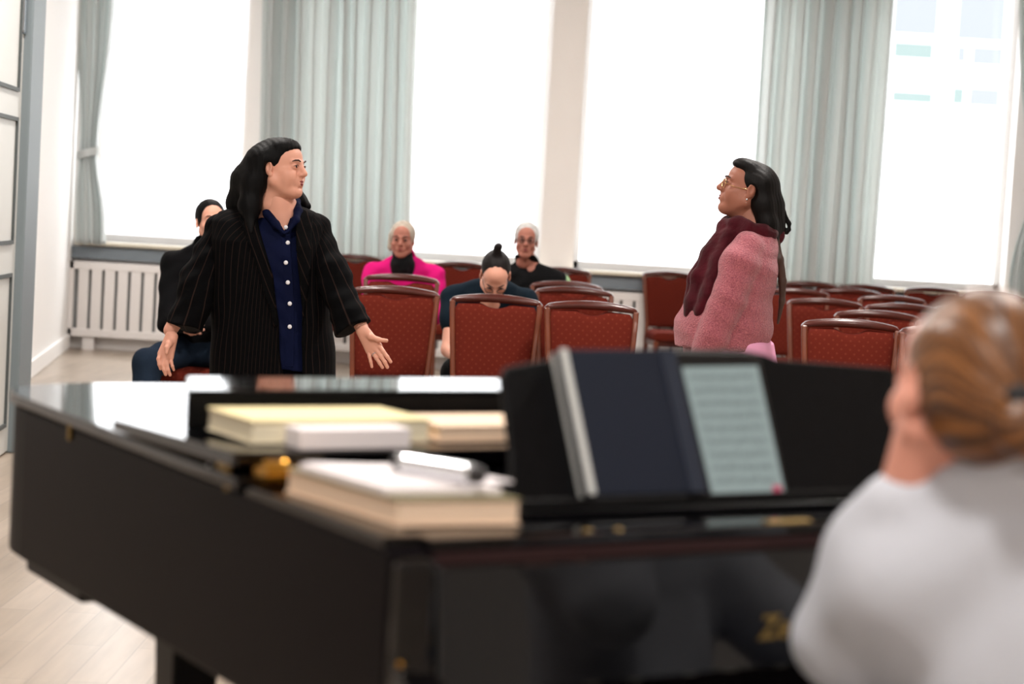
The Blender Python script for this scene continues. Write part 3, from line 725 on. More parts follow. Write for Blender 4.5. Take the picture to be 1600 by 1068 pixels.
# gold lettering on the fallboard
def lettering(body, px, py, size):
    c = bpy.data.curves.new('lettering', 'FONT'); c.body = body; c.size = size; c.extrude = .0006; c.shear = .25; c.offset = .0012
    tmp = bpy.data.objects.new('tmp', c); link(tmp); dg = bpy.context.evaluated_depsgraph_get(); me = bpy.data.meshes.new_from_object(tmp.evaluated_get(dg)); bpy.data.objects.remove(tmp)
    u = np.array([*PW, 0]); v = np.array([PS[0]*.018/.165, PS[1]*.018/.165, 1]); v /= np.linalg.norm(v); n = np.cross(u, v)
    r = fw+rt*(px-800)/F+up*(534-py)/F; P0 = np.array(pn(-.021-.0015, 0, .8775)); t = ((P0-CAM)@n)/(r@n); o = CAM+r*t
    V = [tuple(o+u*p.co.x+v*p.co.y+n*p.co.z) for p in me.vertices]; Fc = [tuple(p.vertices) for p in me.polygons]
    mobj('lettering', V, Fc, 'brass_dull', fb, base=PB)
lettering('Ze', 1186, 998, .046)

# ------------------------------------------------------------------ things on the piano
# score book standing on the desk
bk = empty('score_book', dp(*ondesk(1010, 800), .01), 'large dark blue score book standing on the music desk', 'book')
q = [ondesk(*p, .028) for p in ((925, 816), (1110, 810), (1052, 546), (872, 546))]; mv = min(p[1] for p in q[:2]); q[0] = (q[0][0], .012); q[1] = (q[1][0], .012)
slab(q, .016, .030).build('front_cover', 'book_blue', bk, base=bk.location, bevel=.002)
slab([(x+.002*(1 if i in (0, 3) else -1), y) for i, (x, y) in enumerate(q)], .003, .0155).build('page_block', 'page_edge', bk, base=bk.location)
e = [(q[0][0]-.001, q[0][1]), (q[0][0]+.012, q[0][1]), (q[3][0]+.012, q[3][1]), (q[3][0]-.001, q[3][1])]
slab(e, .0302, .036).build('silver_edge', 'page_edge', bk, base=bk.location, bevel=.003)
e = [(q[1][0]-.028, q[1][1]), (q[1][0]+.001, q[1][1]), (q[2][0]+.001, q[2][1]), (q[2][0]-.028, q[2][1])]
slab(e, .0302, .0315).build('spine_band', 'book_blue_spine', bk, base=bk.location)
tb = empty('tablet', dp(*ondesk(1160, 800), .01), 'black tablet showing a page of sheet music on the music desk', 'tablet')
q = [ondesk(*p, .014) for p in ((1105, 806), (1240, 802), (1188, 549), (1045, 546))]; q[0] = (q[0][0], .012); q[1] = (q[1][0], .012)
slab(q, .001, .012).build('tablet_body', 'tablet_black', tb, base=tb.location, bevel=.004)
sq = [ondesk(*p, .0135) for p in ((1115, 778), (1228, 775), (1184, 571), (1066, 573))]
sc_ = slab(sq, .0122, .0132).build('screen', 'tablet_screen', tb, base=tb.location)
def bil(u, v):
    a, b, c, d = (np.array(p) for p in sq); return (a*(1-u)+b*u)*(1-v)+(d*(1-u)+c*u)*v
mk = MB()
for row in range(9):
    v0 = .93-row*.098
    for l in range(5):
        pts = [bil(.07, v0-l*.009), bil(.93, v0-l*.009), bil(.93, v0-l*.009+.0018), bil(.07, v0-l*.009+.0018)]; mm = slab([tuple(p) for p in pts], .0133, .0136); mk.add(mm.V, mm.F)
    for k in range(13):
        u = .1+k*.063+random.uniform(-.02, .02); v = v0-random.uniform(0, .04); c_ = bil(u, v)
        mm = slab([(c_[0]-.0019, c_[1]-.0014), (c_[0]+.0019, c_[1]-.0014), (c_[0]+.0019, c_[1]+.0014), (c_[0]-.0019, c_[1]+.0014)], .0133, .0137); mk.add(mm.V, mm.F)
        mm = slab([(c_[0]+.0013, c_[1]), (c_[0]+.0019, c_[1]), (c_[0]+.0019, c_[1]+.008), (c_[0]+.0013, c_[1]+.008)], .0133, .0137); mk.add(mm.V, mm.F)
mk.build('music_notation', 'ink', sc_, base=tb.location)
c_ = bil(.9, .055); slab([(c_[0]-.008, c_[1]-.006), (c_[0]+.008, c_[1]-.006), (c_[0]+.008, c_[1]+.006), (c_[0]-.008, c_[1]+.006)], .0133, .0138).build('page_mark', 'pink_mark', sc_, base=tb.location)

def book(name, label, corner, ea, eb, z0, z1, cover, pages, over=.003, cat='book', curl=0):
    """corner + two edge vectors (xy); cover boards above and below a page block"""
    a = np.array(corner); ea = np.array(ea); eb = np.array(eb); c = a+(ea+eb)/2; base = (c[0], c[1], z0)
    o = empty(name, base, label, cat)
    ua = ea/np.linalg.norm(ea); ub = eb/np.linalg.norm(eb)
    def Q(g): return [tuple(a-ua*g-ub*g), tuple(a+ea+ua*g-ub*g), tuple(a+ea+eb+ua*g+ub*g), tuple(a+eb-ua*g+ub*g)]
    t = .003
    MB().prism(Q(0), z0+t, z1-t).build('pages', pages, o, base=base)
    MB().prism(Q(over), z1-t, z1).build('cover', cover[0], o, base=base, bevel=.001)
    MB().prism(Q(over), z0, z0+t).build('cover', cover[1], o, base=base, bevel=.001)
    return o
zb = 1.0345
def sw(s, w_): return np.array(pn(s, w_, 0)[:2])
book('book', 'thick cream paged book with a yellow cover at the left of the rear pile', sw(.56, .055), PS*.17, PW*.30, zb, zb+.036, ('paper_yellow', 'paper_cream'), 'paper_cream')
book('book', 'peach coloured book at the right of the rear pile, beside the music desk', sw(.55, .372), PS*.16+PW*.03, PW*.27, zb, zb+.026, ('paper_peach', 'paper_peach'), 'paper_peach')
book('paper_pad', 'white paper pad lying in front of the yellow covered book', sw(.488, .10), PS*.055, PW*.185, zb, zb+.030, ('paper_white', 'paper_white'), 'paper_white', 0, 'paper')
a_ = atz(620, 822, .990)[:2]; b_ = atz(450, 770, .990)[:2]; c_ = atz(808, 820, .990)[:2]
book('book', 'thick book with cream pages at the bottom of the front pile', a_, (c_-a_)*1.0, (b_-a_), .9905, 1.026, ('olive_cover', 'paper_peach'), 'paper_peach')
book('booklet', 'thin white booklet lying on the thick book of the front pile', a_+(b_-a_)*.12, (c_-a_)*.98, (b_-a_)*.78, 1.0262, 1.036, ('paper_white', 'paper_white'), 'paper_white', 0)
sh = MB().prism([tuple(p) for p in (a_+(b_-a_)*.2+(c_-a_)*.1, a_+(b_-a_)*.25+(c_-a_)*1.22, a_+(b_-a_)*.75+(c_-a_)*1.1, a_+(b_-a_)*.9+(c_-a_)*.05)], 1.0365, 1.0385).build('paper_sheet', 'paper_white')
tag(sh, 'loose white sheet under the silver case on top of the front pile', 'paper')
p0 = atz(622, 722, 1.052); p1 = atz(748, 742, 1.052)
gc = empty('eyeglass_case', ((p0+p1)/2).tolist(), 'shiny silver eyeglass case lying on top of the papers', 'case')
V, Q_ = Sdf().cone(p0+(p1-p0)*.10, p1-(p1-p0)*.10, .0135, .0135, 0).mesh(.0018); mobj('case_shell', V, Q_, 'silver_case', gc, smooth=True, base=gc.location)
for u0, u1 in ((0, .12), (.88, 1)):
    V, Q_ = Sdf().cone(p0+(p1-p0)*(u0+.01), p0+(p1-p0)*(u1-.01), .0125, .0125, 0).mesh(.002); mobj('case_end', V, Q_, 'glasses_dark', gc, smooth=True, base=gc.location)

# ================================================================== people
def person(loc, label): return empty('person', loc, label, 'person')
def shoes(par, base, pts, material='shoe'):
    for (p, d) in pts:
        p = np.array(p, float); d = np.array(d, float); d /= np.linalg.norm(d)
        s_ = Sdf().cone(p+d*-.05, p+d*.06, .042, .040, .02).cone(p+d*.06, p+d*.16-np.array([0, 0, .012]), .042, .030, .02).cone(p+np.array([0, 0, .0]), p+np.array([0, 0, .06]), .04, .042, .02); s_.fn(lambda P, z=p[2]: (z-.045)-P[..., 2], '&')
        sobj('shoe', s_, .007, material, par, base)
Zp = np.array([0, 0, 1.])

# ---- woman in the pinstripe blazer
DA = 7.5
def A(px, py, dy=0): return at(px, py, DA+dy)
def zA(py, px=425): return float(A(px, py)[2])
baseA = np.array([A(430, 600)[0], DA, 0])
wa = person(baseA, 'standing woman in a black pinstripe blazer and navy shirt, open palms held out')
hA = Head(A(439, 263, 0), 66, -3, 2, .93)
# body: head, arms, hands, legs
cx0 = float(A(425, 450)[0])
sk = Sdf()
neck0 = hA.w((0, .02, -.06)); chestp = A(444, 352, .0)
sk.cone(neck0, A(438, 330, .02), .052, .056, .02).cone(A(438, 326, .02), A(441, 372, .04), .058, .10, .04)
sk.ell(A(430, 400, .06), (.17, .10, .20), .06).ell(A(425, 520, .06), (.16, .10, .22), .06)
limb(sk, [A(345, 358, .05), A(312, 440, -.02), A(266, 516, -.10)], [.05, .042, .027])
limb(sk, [A(494, 358, .05), A(521, 430, -.05), A(566, 513, -.16)], [.05, .042, .025])
for q in (-1, 1): limb(sk, [(cx0+q*.11, DA+.05, .86), (cx0+q*.12, DA+.03, .48), (cx0+q*.13, DA+.06, .09)], [.085, .055, .035])
# left hand (spread, palm up to the camera)
dy = -.17
def LH(x, y, d=0): return A(520+x/7.625, 480+y/7.625, dy+d)
handL = hand_sdf(LH(345, 250), [LH(552, 452, -.03), LH(520, 505, -.028), LH(478, 530, -.02), LH(425, 520, -.01)],
    [[LH(600, 525, -.045), LH(650, 590, -.05), LH(690, 648, -.05)], [LH(575, 580, -.045), LH(622, 655, -.05), LH(650, 712, -.048)], [LH(518, 600, -.04), LH(560, 665, -.045), LH(592, 715, -.045)], [LH(438, 585, -.025), LH(452, 645, -.03), LH(466, 708, -.03)]],
    [LH(400, 300, -.01), LH(455, 350, -.035), LH(540, 385, -.045), LH(640, 396, -.05)], 1.0)
dy2 = -.12
def RH(x, y, d=0): return A(220+x/8.2, 480+y/8.2, dy2+d)
handR = hand_sdf(RH(395, 350), [RH(250, 590, -.03), RH(295, 640, -.032), RH(340, 655, -.028), RH(385, 640, -.02)],
    [[RH(228, 660, -.045), RH(238, 730, -.05), RH(255, 785, -.045)], [RH(280, 735, -.05), RH(298, 800, -.055), RH(318, 858, -.05)], [RH(335, 735, -.045), RH(352, 805, -.05), RH(375, 865, -.045)], [RH(390, 700, -.03), RH(405, 755, -.035), RH(422, 800, -.03)]],
    [RH(400, 420, -.01), RH(360, 470, -.035), RH(335, 520, -.05), RH(330, 585, -.06)], .98)
hm = head_mesh(hA, .0026, full=1.8, nose=.003, sub=.008, soft=1)
o, _ = sobj('body', join([hm, sk.mesh(.008), handL.mesh(.0019), handR.mesh(.0019)]), 0, 'skin', wa, baseA)
face_parts(hA, wa, baseA, 'lips')
# hair
hr = Sdf(); HM = hA.M; wc = hA.w
hr.ell(wc((0, .028, .042)), np.array((.082, .100, .086))*.95, .02, M=HM)
hr.ell(wc((0, -.022, .083)), np.array((.064, .062, .042))*.95, .02, M=HM)
hr.fn(lambda P: (lambda q: (np.linalg.norm((q-np.array([0, -.100, -.012]))/np.array([.108, .090, .094]), axis=-1)-1)*.075)(hA.loc(P)), '-', .006)
limb(hr, [wc((-.060, .045, .03)), A(397, 285, -.03), A(390, 322, -.05), A(392, 362, -.10)], [.045, .046, .040, .010], .03)
limb(hr, [wc((-.03, .09, .02)), A(384, 282, .03), A(374, 318, .05), A(372, 345, .06)], [.06, .052, .045, .03], .04)
limb(hr, [wc((.03, .085, .0)), A(410, 300, .10), A(402, 340, .13)], [.06, .06, .05], .04)
limb(hr, [wc((.062, .05, .0)), A(455, 295, .12), A(468, 312, .12), A(480, 322, .10)], [.035, .030, .022, .016], .03)
hr.cone(wc((-.070, .045, .02)), wc((-.076, .060, -.05)), .018, .022, .02)
hr.ell(wc((-.088, .006, -.008)), (.020, .026, .026), .005, '-')
hr.fn(folds((.0006, 300, (1, .6, .1), 0)), '~')
sobj('hair', hr, .005, 'hair_black', wa, baseA)
# shirt
sh_lv = [(zA(330), *A(440, 330, .02)[:2], .062, .062), (zA(342), *A(440, 342, .03)[:2], .10, .075), (zA(365), *A(436, 360, .05)[:2], .16, .115), (zA(400), *A(434, 400, .05)[:2], .19, .150), (zA(470), *A(436, 470, .05)[:2], .18, .150), (zA(520), *A(438, 520, .05)[:2], .185, .155), (zA(574), *A(440, 574, .05)[:2], .19, .158)]
sh_ = Sdf().loft(sh_lv, e=2.2)
vx, vz = A(447, 363)[[0, 2]]; tz = zA(322)
def vcut(P):
    h = (P[..., 2]-vz); hw = np.clip(h, 0, None)*.36; mid = vx-h*.10
    return np.maximum(np.maximum(np.abs(P[..., 0]-mid)-hw, -h), P[..., 1]-(DA+.03))
sh_.fn(vcut, '-', .004)
sh_.fn(folds((.0022, 55, (1, 0, .25), .5), (.0018, 80, (.6, 0, 1), 2)), '~')
so_, shV = sobj('shirt', sh_, .006, 'shirt_navy', wa, baseA)
bvh = BVHTree.FromPolygons([tuple(v) for v in shV], [tuple(f) for f in sh_.mesh(.006)[1]])
def on_bvh(bv, px, py):
    r = fw+rt*(px-800)/F+up*(534-py)/F; r = r/np.linalg.norm(r); h = bv.ray_cast(Vector(CAM), Vector(r)); return np.array(h[0]) if h[0] else None
# placket, collar, buttons
pl = MB(); path = [(447, 366), (448, 400), (451, 440), (453, 480), (453, 520), (452, 572)]
for i in range(len(path)-1):
    a, b = on_bvh(bvh, *path[i]), on_bvh(bvh, *path[i+1])
    if a is None or b is None: continue
    pl.hexa([(a[0]-.016, a[1]-.003, a[2]), (a[0]+.016, a[1]-.003, a[2]), (a[0]+.016, a[1]+.006, a[2]), (a[0]-.016, a[1]+.006, a[2]), (b[0]-.016, b[1]-.003, b[2]), (b[0]+.016, b[1]-.003, b[2]), (b[0]+.016, b[1]+.006, b[2]), (b[0]-.016, b[1]+.006, b[2])])
pl.build('placket', 'shirt_navy', wa, base=baseA)
for px, py in ((447, 355), (450, 379), (447, 410), (450, 441), (453, 474), (453, 510)):
    p = on_bvh(bvh, px, max(py, 368));
    if p is None: continue
    p = p if py > 366 else A(px, py, float(p[1]-DA)-.005)
    MB().sphere(p+np.array([0, -.006, 0]), (.0085, .0035, .0085), 14, 8).build('button', 'button', wa, base=baseA, smooth=True)
col = Sdf()
for pts in ([(412, 322, .03), (418, 334, -.03), (431, 350, -.075), (444, 364, -.095)], [(463, 316, .05), (466, 330, -.02), (462, 344, -.065), (449, 362, -.092)]):
    pp = [A(*p) for p in pts]; limb(col, pp, [.015, .017, .015, .006], .01)
col.cone(A(412, 320, .05), A(440, 312, .11), .014, .014, .01).cone(A(440, 312, .11), A(464, 314, .05), .014, .014, .01)
sobj('collar', col, .0045, 'shirt_navy', wa, baseA)
# blazer
bl_lv = [(zA(316), *A(436, 316, .05)[:2], .07, .05), (zA(324), *A(432, 324, .05)[:2], .135, .075), (zA(334), *A(427, 334, .05)[:2], .205, .10), (zA(348), *A(423, 348, .05)[:2], .235, .13), (zA(380), *A(421, 380, .05)[:2], .235, .175), (zA(440), *A(424, 440, .05)[:2], .228, .185), (zA(520), *A(426, 520, .05)[:2], .236, .19), (zA(600), *A(428, 600, .05)[:2], .250, .195), (zA(648), *A(428, 648, .05)[:2], .262, .20)]
def opening(P):
    z = P[..., 2]; zz = [zA(y) for y in (650, 600, 500, 430, 345, 316, 300)]
    xl = np.interp(z, zz, [float(A(x, y)[0]) for x, y in ((448, 650), (446, 600), (440, 500), (431, 430), (405, 345), (408, 316), (408, 300))])
    xr = np.interp(z, zz, [float(A(x, y)[0]) for x, y in ((478, 650), (476, 600), (476, 500), (474, 430), (466, 345), (470, 316), (470, 300))])
    return np.maximum(np.maximum(xl-P[..., 0], P[..., 0]-xr), P[..., 1]-(DA+.02)), xl, xr
bl = Sdf().loft(bl_lv, e=2.5)
bl.fn(lambda P: opening(P)[0], '-', .004)
def blazer_folds(P):
    d = folds((.003, 26, (1, 0, .12), 0), (.002, 48, (.9, 0, -.3), 1.5))(P); return d
bl.fn(blazer_folds, '~')
V, Qf = bl.mesh(.007)
def stripes(o, V, u):
    a = o.data.attributes.new('stripe', 'FLOAT', 'POINT'); a.data.foreach_set('value', np.asarray(u, np.float32))
o = mobj('blazer', V, Qf, 'pinstripe', wa, smooth=True, base=baseA)
stripes(o, V, np.arctan2(V[:, 0]-float(A(425, 450)[0]), -(V[:, 1]-DA-.02)-.04)*.245/.0285+40-V[:, 2]*1.2)
# lapels
lp = Sdf().loft(bl_lv, e=2.5, off=.010)
def lapmask(P):
    op_, xl, xr = opening(P); z = P[..., 2]; t = np.clip((z-zA(500))/(zA(345)-zA(500)), 0, 1); wl = .012+.075*t*(1-.25*t); 
    a = np.maximum(P[..., 0]-xl, xl-wl-P[..., 0]); b = np.maximum(xr-P[..., 0], P[..., 0]-xr-wl*.9); m = np.minimum(a, b)
    return np.maximum(np.maximum(m, zA(505)-z), np.maximum(z-zA(322), P[..., 1]-(DA-.0)))
lp.fn(lapmask, '&'); lp.fn(blazer_folds, '~')
V, Qf = lp.mesh(.006); o = mobj('lapel', V, Qf, 'pinstripe', wa, smooth=True, base=baseA); stripes(o, V, V[:, 0]/.0285*.9+V[:, 2]*14+40)
def sleeve(pts, rad, cutp, cutn, seed, name='sleeve'):
    d = limb(Sdf(), pts, rad, .03); d.cut(cutp, cutn)
    pass
    d.fn(folds((.0035, 40, (.5, 0, 1), seed), (.0025, 75, (-.6, .2, 1), seed+1)), '~')
    V, Qf = d.mesh(.006); o = mobj(name, V, Qf, 'pinstripe', wa, smooth=True, base=baseA)
    ax = (pts[1]-pts[0])/np.linalg.norm(pts[1]-pts[0]); sd = np.cross(ax, np.array([0, 1., 0])); sd /= np.linalg.norm(sd); q = V-pts[1]
    near = (q@ax) > 0; ax2 = (pts[2]-pts[1])/np.linalg.norm(pts[2]-pts[1]); sd2 = np.cross(ax2, np.array([0, 1., 0])); sd2 /= np.linalg.norm(sd2)
    u = np.where(near, q@sd2, q@sd); v = -q[:, 1]; stripes(o, V, np.arctan2(u, v+.05)*.085/.0285+40)
sleeve([A(346, 356, .05), A(314, 436, -.01), A(288, 516, -.09), ], [.060, .074, .072], A(286, 511, -.09), A(280, 530, -.10)-A(291, 492, -.08), 1)
sleeve([A(493, 356, .05), A(519, 428, -.04), A(552, 514, -.15)], [.058, .064, .070], A(552, 513, -.14), A(564, 537, -.16)-A(541, 491, -.13), 3)
# pocket flap
p = A(345, 540, 0)
tr = Sdf().loft([(.62, cx0, DA+.05, .18, .13), (.80, cx0, DA+.05, .19, .14), (zA(560), cx0, DA+.05, .175, .135)], e=2.3)
for q in (-1, 1): limb(tr, [(cx0+q*.10, DA+.05, .80), (cx0+q*.12, DA+.03, .48), (cx0+q*.13, DA+.06, .10)], [.11, .09, .085], .03)
tr.fn(lambda P: .07-P[..., 2], '&'); tr.fn(folds((.003, 30, (1, 0, .3), 0)), '~')
sobj('trousers', tr, .012, 'trouser_navy', wa, baseA)
shoes(wa, baseA, [((cx0-.13, DA+.05, .045), (-.1, -1, 0)), ((cx0+.13, DA+.05, .045), (.25, -1, 0))])
# rings and bracelet
def ring(name, c, ax, rad, tr_, material, par, base, n=20):
    ax = np.array(ax, float); ax /= np.linalg.norm(ax); a = np.cross(ax, [0, .3, 1]); a /= np.linalg.norm(a); b = np.cross(ax, a)
    V = []; Fc = []
    for i in range(n):
        t = 2*math.pi*i/n; rr = a*math.cos(t)+b*math.sin(t)
        for j in range(6): u = 2*math.pi*j/6; V.append(np.asarray(c)+rr*(rad+tr_*math.cos(u))+ax*tr_*math.sin(u))
    for i in range(n):
        for j in range(6): Fc.append((i*6+j, i*6+(j+1) % 6, ((i+1) % n)*6+(j+1) % 6, ((i+1) % n)*6+j))
    return mobj(name, V, Fc, material, par, smooth=True, base=base)
ring('ring', LH(497, 562, -.03), LH(518, 600, -.04)-LH(478, 530, -.02), .0095, .0016, 'steel', wa, baseA)

# ---- woman in the pink sweater, in profile
DB = 7.8
def B(px, py, dy=0): return at(px, py, DB+dy)
def zB(py, px=1150): return float(B(px, py)[2])
baseB = np.array([B(1150, 550)[0], DB, 0])
wp = person(baseB, 'standing woman in profile wearing a pink sweater, wine red scarf and gold glasses')
hB = Head(B(1167, 296), -91, -13, 0, .95)
cb = float(B(1145, 480)[0])
sk = Sdf()
sk.cone(hB.w((0, .03, -.07)), B(1178, 372), .055, .060, .02).cone(B(1178, 372), B(1150, 440), .09, .12, .05).ell(B(1140, 490, 0), (.15, .13, .16), .05)
limb(sk, [B(1158, 395, -.15), B(1138, 465, -.20), B(1100, 552, -.18), ], [.048, .042, .026])
limb(sk, [B(1170, 395, .17), B(1130, 480, .20), B(1085, 556, .14)], [.048, .042, .026])
for q in (-1, 1): limb(sk, [(cb+.03, DB+q*.10, .86), (cb+.02, DB+q*.10, .48), (cb+.05, DB+q*.10, .09)], [.085, .055, .036])
h1 = auto_hand(B(1098, 554, -.18), B(1075, 590, -.14)-B(1098, 554, -.18), (.2, 1, -.2), 1, .5)
h2 = auto_hand(B(1085, 556, .14), B(1070, 590, .06)-B(1085, 556, .14), (.2, -1, -.2), -1, .5)
sobj('body', join([head_mesh(hB, .0026, full=2.2, nose=.004, sub=.010, soft=1), sk.mesh(.008), h1.mesh(.003), h2.mesh(.003)]), 0, 'skin_tan', wp, baseB)
face_parts(hB, wp, baseB, 'lips_dark')
hr = Sdf(); wc = hB.w; HM = hB.M
hr.ell(wc((0, .030, .036)), np.array((.083, .098, .088))*.95, .02, M=HM)
hr.ell(wc((0, -.030, .092)), np.array((.060, .062, .036))*.95, .02, M=HM)
hr.fn(lambda P: (lambda q: (np.linalg.norm((q-np.array([0, -.110, -.020]))/np.array([.110, .092, .108]), axis=-1)-1)*.08)(hB.loc(P)), '-', .006)
limb(hr, [wc((.050, .05, .03)), B(1192, 320, -.055), B(1198, 350, -.065), B(1205, 372, -.05)], [.045, .042, .038, .028], .03)
limb(hr, [wc((.0, .080, .02)), B(1205, 322, .0), B(1207, 352, .0), B(1211, 380, .0)], [.045, .046, .042, .022], .04)

limb(hr, [wc((-.055, .05, .0)), B(1195, 330, .07), B(1200, 375, .06)], [.05, .05, .035], .04)
limb(hr, [B(1212, 312), B(1224, 332), B(1233, 349), B(1233, 359), B(1223, 365)], [.018, .010, .008, .007, .006], .008)
limb(hr, [B(1212, 345), B(1222, 356), B(1230, 364)], [.014, .010, .006], .008)
hr.ell(wc((.090, .016, -.012)), (.024, .034, .032), .005, '-')
hr.fn(folds((.0006, 300, (.5, 1, .1), 0)), '~')
sobj('hair', hr, .0045, 'hair_brownblack', wp, baseB)
lk = limb(Sdf(), [B(1209, 372, -.03), B(1217, 405, -.05), B(1223, 440, -.05), B(1222, 470, -.05), B(1215, 505, -.05)], [.022, .018, .016, .013, .005], .01)
lk.fn(folds((.001, 260, (1, .5, 0), 0)), '~'); sobj('hair_lock', lk, .004, 'hair_lock', wp, baseB)
# glasses: thin gold wire
g = MB()
for q in (-1, 1):
    n = 22; pts = [wc((q*.032+.023*math.cos(2*math.pi*i/n), -.110+.010*abs(q*.032+.023*math.cos(2*math.pi*i/n))/.05, -.003+.021*math.sin(2*math.pi*i/n))) for i in range(n+1)]
    g.tube(pts, .0013, 6); g.tube([wc((q*.054, -.106, .000)), wc((q*.068, -.060, -.006)), wc((q*.076, -.005, -.002))], .0012, 6)
g.tube([wc((-.010, -.110, .002)), wc((0, -.113, .006)), wc((.010, -.110, .002))], .0012, 6)
go = g.build('eyeglasses', 'gold_wire', wp, base=baseB, smooth=True)
for q in (-1, 1):
    n = 22; V = [wc((q*.032+.0225*math.cos(2*math.pi*i/n), -.1095+.010*abs(q*.032+.0225*math.cos(2*math.pi*i/n))/.05, -.003+.0205*math.sin(2*math.pi*i/n))) for i in range(n)]
    mobj('lens', V, [tuple(range(n))], 'lens', go, base=baseB)
MB().sphere(wc((.080, .004, -.044)), .005).sphere(wc((.080, .004, -.056)), .004).build('earring', 'steel', wp, base=baseB, smooth=True)
# sweater
sl = [(zB(350), 1180, .050, .07), (zB(358), 1176, .070, .10), (zB(370), 1168, .092, .15), (zB(392), 1160, .128, .185), (zB(430), 1151, .155, .215), (zB(470), 1143, .172, .215), (zB(505), 1138, .200, .225), (zB(520), 1137, .200, .225), (zB(532), 1137, .192, .22), (zB(545), 1137, .185, .215)]
sl = [(z, float(B(cx, 450)[0])+(z-zB(450))*.058, DB, rx, ry) for z, cx, rx, ry in sl]
sw_ = Sdf().loft(sl, e=2.1)
limb(sw_, [B(1168, 388, -.135), B(1155, 415, -.170), B(1139, 465, -.200), B(1114, 525, -.20), B(1101, 551, -.18)], [.070, .080, .069, .068, .058], .010)
limb(sw_, [B(1168, 388, .135), B(1152, 415, .170), B(1132, 478, .205), B(1084, 552, .14)], [.070, .080, .070, .05], .035)
sw_.fn(folds((.0028, 30, (.35, .2, 1), .4), (.0018, 66, (.5, -.2, 1), 2)), '~')
sobj('sweater', sw_, .0065, 'sweater_pink', wp, baseB)
skt = Sdf().loft([(.42, cb+.03, DB, .25, .26), (.70, cb+.04, DB, .21, .23), (zB(556), float(B(1148, 556)[0]), DB, .163, .20), (zB(532), float(B(1144, 532)[0]), DB, .163, .20), (zB(518), float(B(1143, 518)[0]), DB, .12, .15)], e=2.1)
skt.fn(folds((.005, 30, (.6, 1, .1), 0)), '~'); sobj('skirt', skt, .010, 'skirt_pink', wp, baseB)
shoes(wp, baseB, [((cb+.05, DB-.10, .045), (-1, -.1, 0)), ((cb+.05, DB+.10, .045), (-1, .1, 0))])
# scarf
sc = Sdf(); ringp = [(1150, 352, -.07), (1170, 360, -.10), (1196, 366, -.09), (1210, 366, .0), (1196, 362, .09), (1165, 352, .10), (1140, 352, .05), (1134, 356, -.02), (1150, 352, -.07)]
for a, b in zip(ringp[:-1], ringp[1:]): sc.cone(B(*a), B(*b), .035, .035, .02)
limb(sc, [B(1138, 364, -.04), B(1114, 393, -.07), B(1096, 432, -.09), B(1083, 470, -.10), B(1078, 490, -.10)], [.036, .042, .040, .034, .022], .02)
limb(sc, [B(1142, 370, -.09), B(1122, 410, -.13), B(1108, 455, -.15), B(1097, 490, -.15), B(1094, 508, -.15)], [.034, .034, .032, .028, .015], .02)
limb(sc, [B(1135, 362, .05), B(1110, 400, .06), B(1090, 440, .06), B(1078, 480, .05)], [.035, .045, .045, .03], .02)
sc.fn(folds((.0035, 95, (.93, .4, -.35), 0), (.002, 50, (.3, .5, 1), 1)), '~')
sobj('scarf', sc, .0055, 'scarf_wine', wp, baseB)

